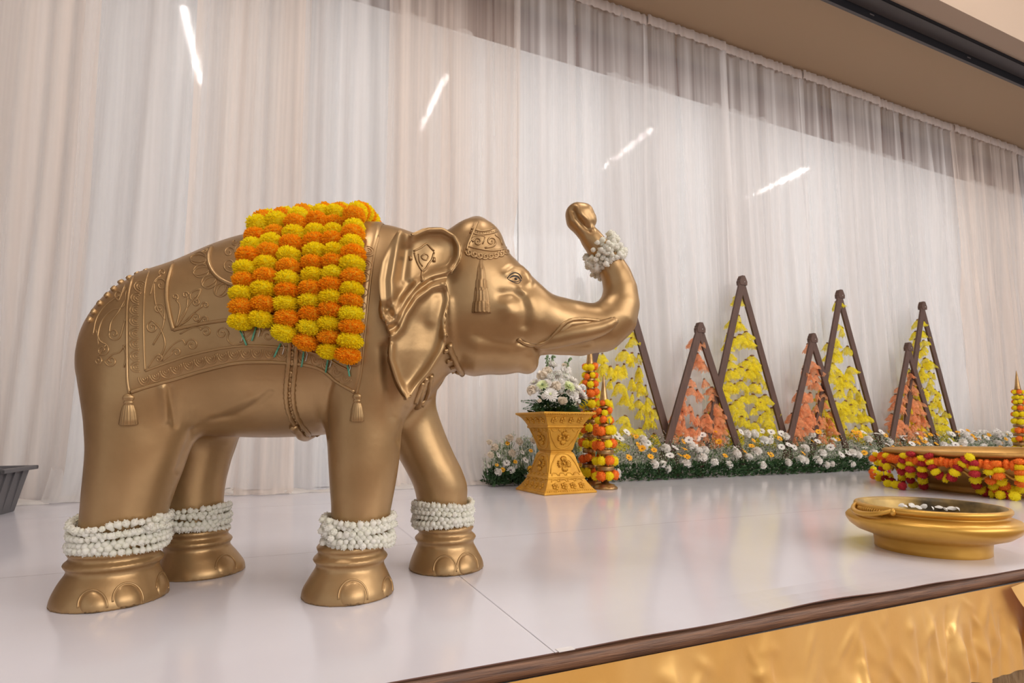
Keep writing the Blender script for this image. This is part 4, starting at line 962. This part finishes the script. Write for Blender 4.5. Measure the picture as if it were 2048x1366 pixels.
# ================================================================ brass towers with marigolds
def tower(name_label, gl, x, y, cone_z, cone_h, rings, base_r, seed):
    t = thing('brass_tower', name_label, 'brass stand', (x, y, 0), 0, 'tiered brass towers')
    MB().lathe([(base_r, 0), (base_r*1.0, .012), (base_r*.93, .022), (base_r*.80, .03), (base_r*.76, .04), (.045, .05)], 32).build('base', M['brass'], t)
    MB().lathe([(.036, .03), (.033, cone_z*.5), (.026, cone_z)], 20).build('column', M['brass'], t)
    MB().lathe([(.030, cone_z-.01), (.040, cone_z), (.041, cone_z+.012), (.036, cone_z+.03), (.022, cone_z+cone_h*.5), (.010, cone_z+cone_h*.82), (.003, cone_z+cone_h)], 24).build('cone', M['brass'], t)
    for z, r, h in rings:
        MB().lathe([(r*.6, z-h*.5), (r*.93, z-h*.45), (r, z-h*.2), (r*.95, z), (r, z+h*.2), (r*.9, z+h*.45), (r*.6, z+h*.5)], 28).build('ring', M['brass'], t)
    g = thing('marigold_wreath', gl, 'flower garland', (x, y, 0), 0, 'marigold wreaths on the brass towers'); r_ = random.Random(seed)
    zs = [.055]+[q[0] for q in rings]+[cone_z+.015]; zs.sort()
    for i in range(len(zs)-1):
        z = (zs[i]+zs[i+1])/2; gap = zs[i+1]-zs[i]; fr = z/cone_z; pr = min(.045, max(.030, gap*.42)); rad = .040+.048*(1-fr)+pr*.30
        n = max(5, int(2*math.pi*rad/(pr*1.5))); a0 = r_.uniform(0, 6)
        for k in range(n):
            a = a0+2*math.pi*k/n; c = r_.choice(['yel', 'dorg']) if r_.random() < .4 else ('yel', 'dorg')[k % 2]
            pom(c, (rad*math.cos(a), rad*math.sin(a), z+r_.uniform(-.012, .012)), pr*r_.uniform(1.0, 1.2), (math.cos(a), math.sin(a), 0), g, True)
        MB().tube([(rad*.9*math.cos(q*.5236), rad*.9*math.sin(q*.5236), z) for q in range(12)], .003, 4, closed=True).build('thread', M['thread'], g)
    for k in range(2):
        a = r_.uniform(3, 5); MB().tube([(.09*math.cos(a), .09*math.sin(a), cone_z*.8-k*.3), (.1*math.cos(a), .1*math.sin(a), cone_z*.74-k*.3)], .004, 5).build('green_straw', M['stem'], g)
RG = [(.185, .088, .05), (.335, .084, .05), (.47, .072, .042), (.58, .053, .03), (.665, .050, .028), (.745, .048, .026)]
tower('shorter brass tower wrapped in marigolds in front, beside the gold pedestal', 'yellow and orange marigold wreaths on the shorter brass tower', 2.79, 4.36, .80, .25, RG, .113, 3)
RG2 = [(.185, .09, .05), (.335, .086, .05), (.48, .078, .045), (.62, .072, .042), (.74, .062, .035), (.85, .055, .03), (.945, .051, .028), (1.03, .049, .026), (1.11, .048, .026)]
tower('taller brass tower wrapped in marigolds behind the shorter one', 'orange and yellow marigold wreaths on the taller brass tower', 2.84, 4.68, 1.18, .28, RG2, .12, 5)
tower('brass tower wrapped in marigolds at the right edge of the photo', 'marigold wreaths on the brass tower at the right edge', 10.23, 4.6, 1.13, .29, [(q[0]*.955, q[1]*1.25, q[2]) for q in RG2], .14, 9)
# ================================================================ triangle frames with hanging cloth petals
def bell(m, seed):
    r = random.Random(seed); b = MB()
    for L in range(3):
        a0 = L*2.1+r.uniform(-.3, .3); n = 9; V_ = []
        for i in range(n):
            a = a0+(i/(n-1)-.5)*2.5; k = 1+.22*math.sin(i*1.9+seed+L)
            for j in range(5):
                t = j/4; rr = (.04+.50*t**.75+.06*math.sin(t*5+i))*k; V_.append((rr*math.cos(a), rr*math.sin(a)*.75, -t*(.95+.18*math.sin(i*2.3+seed))+.0))
        b.grid(V_, n, 5)
    return b.data('cloth_petal', m)
BELL = {k: [bell(M[k], 3+i*5) for i in range(4)] for k in ('clothy', 'clotho')}
b = MB(); b.ball((0, 0, 0), (.14, .14, .09), 8, 5); b.ball((.12, 0, -.03), (.07, .05, .05), 6, 4); BEADM = b.data('bead', M['bead'])
def triangle(label, ax, az, Y, slope, half_slope_z0, m, npet, nstr, seed, psize):
    t = thing('triangle_frame', label, 'wooden frame', (ax, Y, 0), 0, 'wooden triangle frames with cloth petals'); r_ = random.Random(seed); w = .045
    for s in (-1, 1):
        foot = Vector((s*slope*az, 0, 0)); top = Vector((s*.0, 0, az-.05)); d = (top-foot).normalized(); L = (top-foot).length+.03; q = d.to_track_quat('Z', 'X')
        Mx = Matrix.Translation(foot+Vector((0, -.014 if s < 0 else .014, 0))) @ Matrix.Rotation(math.atan2(d.x, d.z), 4, 'Y')
        bev(MB().box((-w, -.014, -.0), (w, .014, L), Mx).build('timber', M['frame'], t, smooth=False), .003)
    capv = [(-.055, az-.12), (.055, az-.12), (.06, az-.075), (.022, az), (-.022, az), (-.06, az-.075)]; b = MB()
    b.add([(x, y, z) for y in (-.034, .03) for x, z in capv], [(0, 1, 2, 3, 4, 5), (11, 10, 9, 8, 7, 6)]+[(k, (k+1) % 6, 6+(k+1) % 6, 6+k)[::-1] for k in range(6)])
    b.build('peak_cap', M['frame'], t, smooth=False); MB().ball((.012, -.036, az-.08), .005, 6, 4).build('screw', M['white'], t)
    xs_ = [(k+.5)/nstr*2-1 for k in range(nstr)]; cols = []
    for u in xs_:
        x = u*slope*az*.93; zt = az-abs(x)/slope-.10; cols.append((x, zt))
        if zt > .15: MB().tube([(x, .06, zt+.02), (x+.004, .06, .1)], .0016, 4).build('string', M['string'], t)
    placed = 0; guard = 0; P_ = []
    while placed < npet and guard < 6000:
        guard += 1; x, zt = cols[r_.randrange(nstr)]; 
        if zt < .55: continue
        z = r_.uniform(.42, zt); 
        if any(abs(z-q[1]) < psize*.42 and abs(x-q[0]) < psize*.35 for q in P_): continue
        P_.append((x, z)); o = bpy.data.objects.new('cloth_petal', BELL[m][r_.randrange(4)]); link(o, t); o.location = (x, .065+r_.uniform(-.012, .012), z); s = psize*r_.uniform(.82, 1.18); o.scale = (s*1.3, s*.7, s*.88); o.rotation_euler = (r_.uniform(-.2, .2), r_.uniform(-.28, .28), r_.uniform(0, 6.28)); placed += 1
        c = bpy.data.objects.new('bead', BEADM); link(c, o); c.location = (0, 0, .02); c.rotation_euler = (0, 0, r_.uniform(0, 6))
    return t
TB = [('tall yellow-petalled triangle frame half hidden behind the elephant trunk', 3.43), ('tallest looking triangle frame with yellow cloth petals, right of the first orange one', 5.246), ('tall yellow-petalled triangle frame third from the left', 7.024), ('rightmost tall triangle frame with yellow cloth petals', 8.831)]
for i, (l, x) in enumerate(TB): triangle(l, x+.03, 2.445, 5.06, .318, 0, 'clothy', 80, 15, 20+i, .128)
TS = [('leftmost small triangle frame with orange cloth petals', 4.46), ('middle small triangle frame with orange cloth petals', 6.33), ('rightmost small triangle frame with orange cloth petals', 8.29)]
for i, (l, x) in enumerate(TS): triangle(l, x+.06, 1.785, 4.99, .372, 0, 'clotho', 42, 11, 40+i, .128)
# ================================================================ flower bank
def bank_top(y): t = min(1, max(0, (y-4.85)/.15)); return .20+.25*t
BK = thing('flower_bank', 'long low bank of white and golden flowers with gypsophila in front of the triangle frames', 'flower bed', (2.9, 4.86, 0))
X0, X1 = 2.95, 13.0
bd, bm2, bl, bg_ = MB(), MB(), MB(), MB()
for i in range(15000):
    x = rnd.uniform(X0, X1); y = rnd.uniform(4.87, 5.16); h = bank_top(y); z = h*rnd.random()**.8
    p = (x-2.9, y-4.86-.02*rnd.random(), z); d = (rnd.gauss(0, .6), rnd.gauss(-.35, .5), rnd.uniform(.1, 1))
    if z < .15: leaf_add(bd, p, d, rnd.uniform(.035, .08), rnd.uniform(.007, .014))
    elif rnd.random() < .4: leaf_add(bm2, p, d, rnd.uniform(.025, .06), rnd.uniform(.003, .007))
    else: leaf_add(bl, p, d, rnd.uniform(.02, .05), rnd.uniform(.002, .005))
for i in range(5500):
    leaf_add(bd, (rnd.uniform(X0, X1)-2.9, rnd.uniform(-.03, .05), rnd.uniform(0, .16)), (rnd.gauss(0, .6), rnd.gauss(-.5, .4), rnd.uniform(-.1, .9)), rnd.uniform(.035, .075), rnd.uniform(.008, .015))
for i in range(11000):
    x = rnd.uniform(X0, X1); y = rnd.uniform(4.85, 5.16); z = bank_top(y)*rnd.uniform(.35, 1.12)
    s = rnd.uniform(.004, .008); bg_.add([(x-2.9+a*s, y-4.86+b_*s, z+c*s) for a, b_, c in ((1, 0, 0), (-1, 0, 0), (0, 1, 0), (0, -1, 0), (0, 0, 1), (0, 0, -1))], [(0, 2, 4), (2, 1, 4), (1, 3, 4), (3, 0, 4), (2, 0, 5), (1, 2, 5), (3, 1, 5), (0, 3, 5)])
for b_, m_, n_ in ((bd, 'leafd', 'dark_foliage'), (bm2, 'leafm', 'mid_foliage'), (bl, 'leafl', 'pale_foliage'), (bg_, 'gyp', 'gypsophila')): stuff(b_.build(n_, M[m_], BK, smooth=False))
PF = []
for k, n, s in (('car', 110, .056), ('wd', 110, .048), ('yd', 115, .040)):
    c = 0; g = 0
    while c < n and g < 5000:
        g += 1; x = rnd.uniform(X0+.03, X1); y = 4.855+.3*rnd.random()**(1.4 if k == 'car' else 1); z = bank_top(y)*rnd.uniform(.85, 1.1)+(.0 if k == 'car' else .02)
        if k == 'car' and rnd.random() < .45: y = 4.85; z = rnd.uniform(.09, .18)
        if any((x-q[0])**2+(y-q[1])**2+(z-q[2])**2 < .0030 for q in PF): continue
        PF.append((x, y, z)); flower(k, (x-2.9, y-4.86, z), (rnd.gauss(0, .35), -.75+rnd.gauss(0, .3), .7), s, BK); c += 1
CK = thing('flower_bank', 'loose clump of pale flowers and gypsophila stems left of the gold pedestal', 'flower bed', (2.3, 4.98, 0))
bd, bm2, bl, bg_ = MB(), MB(), MB(), MB()
for i in range(1500):
    x = rnd.uniform(-.42, .62); y = rnd.uniform(-.1, .12); leaf_add(bd, (x, y, rnd.uniform(0, .13)), (rnd.gauss(0, .6), rnd.gauss(-.3, .5), rnd.uniform(.1, 1)), rnd.uniform(.04, .09), rnd.uniform(.008, .018))
for i in range(110):
    x = rnd.uniform(-.40, .62); y = rnd.uniform(-.08, .1); h = rnd.uniform(.25, .56)*(1-.25*abs(x-.1)); tx = x+rnd.gauss(0, .04); bm2.tube([(x, y, .02), ((x+tx)/2, y, h*.5), (tx, y, h)], .0025, 4)
    for k in range(16):
        a = rnd.uniform(0, 6.28); z0 = h-rnd.uniform(0, .16); q = Vector((tx+.05*math.cos(a)*rnd.random(), y+.05*math.sin(a)*rnd.random(), z0+rnd.uniform(.0, .05))); leaf_add(bl, (tx, y, z0-.03), q-Vector((tx, y, z0-.03)), (q-Vector((tx, y, z0-.03))).length, .0028); s = rnd.uniform(.004, .008)
        bg_.add([(q.x+a_*s, q.y+b2*s, q.z+c*s) for a_, b2, c in ((1, 0, 0), (-1, 0, 0), (0, 1, 0), (0, -1, 0), (0, 0, 1), (0, 0, -1))], [(0, 2, 4), (2, 1, 4), (1, 3, 4), (3, 0, 4), (2, 0, 5), (1, 2, 5), (3, 1, 5), (0, 3, 5)])
for b_, m_, n_ in ((bd, 'leafd', 'dark_foliage'), (bm2, 'leafm', 'stems'), (bl, 'leafl', 'pale_foliage'), (bg_, 'gyp', 'gypsophila')): stuff(b_.build(n_, M[m_], CK, smooth=False))
def kpx(x, y, Y=4.9): p = ony(950+x/5.851, 840+y/5.851, Y); return (p[0]-2.3, p[1]-4.98, p[2])
for k, x, y, s in (('yd', 320, 585, .032), ('wd', 420, 590, .040), ('car', 270, 610, .044), ('yd', 652, 362, .026), ('yd', 378, 275, .026), ('yd', 470, 492, .024), ('carc', 230, 325, .044), ('carc', 515, 255, .042), ('carc', 180, 415, .036), ('carc', 430, 390, .04), ('wd', 690, 270, .03), ('wd', 270, 415, .034), ('wd', 370, 505, .034), ('carc', 400, 215, .04), ('yd', 650, 575, .034), ('car', 610, 655, .04), ('yd', 255, 528, .02), ('carc', 165, 265, .034), ('wd', 550, 380, .034), ('wd', 590, 470, .034), ('carc', 680, 240, .036), ('yd', 1230, 530, .03), ('carc', 1270, 300, .036), ('wd', 1280, 370, .036), ('car', 1300, 540, .036), ('carc', 1260, 430, .03)):
    flower(k, kpx(x, y), (rnd.gauss(0, .3), -.8, .55), s, CK)
# ================================================================ small gold bowl with petals
BW = thing('gold_bowl', 'glossy gold bowl with a handle and a raised foot near the stage edge', 'bowl', (2.775, 1.615, 0))
BPF = [(.214, 0), (.217, .003), (.217, .02), (.220, .05), (.228, .060), (.245, .066), (.288, .082), (.316, .104), (.330, .128), (.330, .140), (.320, .152), (.300, .160), (.285, .163), (.277, .166), (.274, .171), (.276, .176), (.288, .180), (.2935, .187), (.2935, .196), (.289, .203), (.281, .205), (.274, .203)]
MB().lathe(BPF, 96, cap=False).build('body', M['goldbowl'], BW)
MB().lathe([(.277, .2045), (.262, .200), (.255, .185), (.250, .16), (.238, .125), (.2, .10), (.1, .09), (.001, .088)], 96, cap=False).build('inside', M['bowlin'], BW)
hp_ = onz(1748, 1022, .175); ha = math.atan2(hp_[1]-1.615, hp_[0]-2.775)        # handle towards the camera's left
b = MB(); pts = []
for k in range(25):
    t = k/24; a = ha+(t-.5)*.80; s = math.sin(math.pi*t); pts.append(((.284+.048*s**.55)*math.cos(a), (.284+.048*s**.55)*math.sin(a), .196-.030*s**.7))
b.tube(pts, [.009+.003*math.sin(math.pi*k/24) for k in range(25)], 10).build('handle', M['goldbowl'], BW)
for k in range(13):
    a = ha+(k/12-.5)*.50; MB().tube([(.268*math.cos(a), .268*math.sin(a), .201), (.297*math.cos(a), .297*math.sin(a), .184), (.300*math.cos(a), .300*math.sin(a), .165)], .0045, 6).build('handle_rib', M['goldbowl'], BW)
for sg in (-1, 1):
    a = ha+sg*.40; MB().ball((.292*math.cos(a), .292*math.sin(a), .186), (.013, .013, .017), 12, 8).build('handle_root', M['goldbowl'], BW)
b = MB(); V_ = []
for i in range(6):
    for j in range(5):
        u, v = i/5-.5, j/4-.5; V_.append((u*.034, v*.026*(1-abs(u)*1.3), .008*math.cos(u*3)*math.cos(v*3)))
PET = b.grid(V_, 6, 5).data('petal', M['white'])
def bpx(x, y, z): p = onz(1660+x/4.879, 860+y/4.879, z); return p
for i, (x, y, l) in enumerate([(545, 720, 'upright white petal at the left inside the small gold bowl'), (700, 745, 'broad white petal lying left of centre in the small bowl'), (735, 760, 'white petal overlapping the broad one in the small bowl'), (800, 750, 'white petal at the centre of the small gold bowl'), (925, 755, 'bluish white petal right of centre in the small bowl'), (1065, 770, 'large rounded cream petal standing in the small bowl'), (1000, 780, 'flat petal beside the rounded cream petal in the bowl'), (1125, 790, 'petal at the front rim right of the rounded one'), (1190, 782, 'thin pale petal right of centre in the small bowl'), (1245, 788, 'petal near the dark stain in the small bowl'), (860, 770, 'small petal at the front edge of the small bowl'), (1370, 795, 'rightmost petal in the small gold bowl')]):
    p = bpx(x, y, .158); o = obj('flower_petal', PET, None, (p[0], p[1], .166), (rnd.uniform(.4, 1.2), rnd.uniform(-.4, .4), rnd.uniform(-.6, .6)), rnd.uniform(.85, 1.4)); tag(o, l, 'petal', 'petals in the small bowl')
MB().lathe([(.243, .143), (.2, .146), (.001, .147)], 48, cap=False).build('water', mat('bowl_water', (.10, .085, .05), .08, spec=.6), BW)
# ================================================================ large gold bowl with marigold swags
BC = (6.18, 2.77)
LB = thing('large_gold_bowl', 'very large round gold bowl draped with marigold garlands at the right edge', 'bowl', (BC[0], BC[1], 0))
MB().lathe([(.80, 0), (.80, .03), (.785, .045), (.80, .065), (.88, .11), (.97, .17), (1.02, .23), (1.03, .27), (1.02, .285), (.985, .29), (.98, .30), (1.03, .315), (1.06, .328), (1.06, .35), (1.04, .36), (.98, .35), (.93, .30), (.85, .2), (.6, .12), (.001, .1)], 128).build('body', mat('dull_gold_paint', (.56, .31, .08), .38, metal=.45, var=(.42, .22, .05), vscale=5), LB)
for k in range(24):
    a = 2*math.pi*k/24; bb = MB()
    for q in range(5): bb.ball((1.022*math.cos(a), 1.022*math.sin(a), .17+.022*q), .012, 7, 5)
    bb.build('bead_column', M['goldbowl'], LB)
    pts = [(1.0*math.cos(a+s)+.0, 1.0*math.sin(a+s), .245-.10*math.sin(math.pi*(s/.26))) for s in np.linspace(.0, .26, 12)]
    MB().tube([(x*(1.03 if z > .2 else .99), y*(1.03 if z > .2 else .99), z) for x, y, z in pts], .012, 6).build('swag_relief', M['goldbowl'], LB)
g = thing('marigold_rope', 'thick orange marigold rope around the rim of the large gold bowl', 'flower garland', (BC[0], BC[1], 0))
n = 176
for k in range(n):
    a = 2*math.pi*k/n; pom('dorg', (1.068*math.cos(a), 1.068*math.sin(a), .268+.005*math.sin(k*1.7)), .044, (-math.sin(a), math.cos(a), 0), g, True, .68)
MB().tube([(1.07*math.cos(a), 1.07*math.sin(a), .268) for a in np.linspace(0, 6.2, 60)], .003, 4, closed=True).build('thread', M['thread'], g)
def swag_pt(x, y):      # survey crop (1730,880; scale 6.44) -> on the outside of the big bowl
    u, v = 1730+x/6.44, 880+y/6.44; d = ray(u, v); o = CP-np.array([BC[0], BC[1], 0]); best = None
    for t in np.linspace(3.0, 8.0, 1400):
        p = o+d*t; r = math.hypot(p[0], p[1]); lim = 1.09 if p[2] > .2 else .86+.26*max(0, p[2])/.2
        if r < lim or p[2] < .035: best = p; break
    if best is None:
        dh = d[:2]/np.linalg.norm(d[:2]); t = -(o[:2]@dh)/np.linalg.norm(d[:2]); best = o+d*t
    return Vector((best[0], best[1], max(best[2], .035)))
SW = [('leftmost yellow and orange strand on the large bowl, half behind its edge', [(140, 190), (100, 240), (160, 290), (130, 330), (110, 370), (90, 410), (150, 430), (110, 465), (180, 490)], 'yel', 'dorg'),
      ('yellow and crimson strand hanging third from the left edge of the large bowl', [(275, 200), (270, 280), (280, 345), (290, 408), (320, 470), (345, 532), (385, 575)], 'yel', 'red'),
      ('inner yellow and crimson strand beside the leftmost ones on the large bowl', [(225, 300), (225, 360), (240, 430), (255, 495), (290, 560)], 'yel', 'red'),
      ('yellow and crimson strand with a forked end on the large bowl', [(505, 205), (495, 265), (475, 330), (475, 405), (480, 475), (470, 535), (420, 580), (480, 595)], 'yel', 'red'),
      ('crimson-topped strand right of the forked one on the large bowl', [(590, 180), (585, 310), (580, 378), (585, 440), (585, 515), (620, 575)], 'red', 'yel'),
      ('straight yellow and crimson strand ending at the bowl foot', [(740, 235), (740, 305), (735, 375), (740, 445), (740, 520), (755, 590)], 'yel', 'red'),
      ('looping crimson and yellow swag across the front of the large bowl', [(820, 205), (855, 290), (870, 350), (910, 410), (965, 460), (1040, 490), (1120, 480), (1155, 420), (1200, 360), (1260, 310), (1295, 260), (1350, 225)], 'red', 'yel'),
      ('long yellow and crimson strand trailing onto the floor by the large bowl', [(1410, 300), (1405, 365), (1415, 435), (1425, 510), (1440, 585), (1495, 645), (1565, 675), (1640, 690), (1700, 690), (1745, 710), (1830, 705), (1930, 725)], 'red', 'yel'),
      ('orange and yellow strand left of the bead column on the large bowl', [(1600, 340), (1605, 410), (1620, 525), (1660, 590), (1690, 640)], 'dorg', 'yel'),
      ('orange and yellow strand crossing to the floor near the right edge', [(1690, 310), (1715, 390), (1725, 465), (1760, 540), (1800, 595), (1870, 640), (1950, 670)], 'dorg', 'yel'),
      ('rightmost yellow and orange strand on the large bowl', [(1990, 280), (1995, 355), (2000, 420), (2010, 490), (2010, 555), (2010, 630)], 'dorg', 'yel')]
for l, P, c0, c1 in SW:
    g = thing('marigold_strand', l, 'flower garland', (BC[0], BC[1], 0), 0, 'marigold strands on the large bowl'); Q = [swag_pt(*p) for p in P]
    for i, p in enumerate(Q): pom((c0, c1)[i % 2], p, (.044 if P[0][0] > 300 else .041), Q[min(i+1, len(Q)-1)]-Q[max(i-1, 0)], g, True, .74)
    MB().tube(Q, .003, 4).build('thread', M['thread'], g)
# ================================================================ grey crate
CR = thing('plastic_crate', 'dark grey plastic crate with a wide rim at the left edge', 'crate', (-1.62, 4.38, 0), R(-2))
def crate_shell(x0, x1, y0, y1, z0, z1, tp, th):
    b = MB(); o0 = [(x0+tp, y0+tp), (x1-tp, y0+tp), (x1-tp, y1-tp), (x0+tp, y1-tp)]; o1 = [(x0, y0), (x1, y0), (x1, y1), (x0, y1)]
    i1 = [(x0+th, y0+th), (x1-th, y0+th), (x1-th, y1-th), (x0+th, y1-th)]; i0 = [(x0+tp+th, y0+tp+th), (x1-tp-th, y0+tp+th), (x1-tp-th, y1-tp-th), (x0+tp+th, y1-tp-th)]
    V_ = [(x, y, z0) for x, y in o0]+[(x, y, z1) for x, y in o1]+[(x, y, z1) for x, y in i1]+[(x, y, z0+th) for x, y in i0]; F_ = [(3, 2, 1, 0), (12, 13, 14, 15)]
    for s in range(3):
        for k in range(4): F_.append((s*4+k, s*4+(k+1) % 4, s*4+4+(k+1) % 4, s*4+4+k))
    b.add(V_, F_); return b
bev(crate_shell(-.62, .065, -.02, .42, 0, .285, .05, .008).build('body', M['crate'], CR, smooth=False), .008)
b = MB()
for lo, hi in (((-.655, -.055, .272), (.10, -.018, .298)), ((-.655, .418, .272), (.10, .455, .298)), ((.063, -.055, .272), (.10, .455, .298)), ((-.655, -.055, .272), (-.618, .455, .298))): b.box(lo, hi)
bev(b.build('rim', M['crate'], CR, smooth=False), .006)
for k in range(5):
    x = -.52+.125*k; MB().add([(x, .026, .02), (x+.014, .026, .02), (x+.014, -.028, .27), (x, -.028, .27), (x, .04, .02), (x+.014, .04, .02), (x+.014, -.01, .27), (x, -.01, .27)], [(0, 1, 2, 3), (0, 3, 7, 4), (1, 5, 6, 2)]).build('rib', M['crate'], CR, smooth=False)
for k in range(3):
    y = .08+.11*k; MB().add([(.019, y, .02), (.019, y+.014, .02), (.073, y+.014, .27), (.073, y, .27), (.0, y, .02), (.0, y+.014, .02), (.05, y+.014, .27), (.05, y, .27)], [(0, 1, 2, 3), (0, 3, 7, 4), (1, 5, 6, 2)]).build('rib', M['crate'], CR, smooth=False)
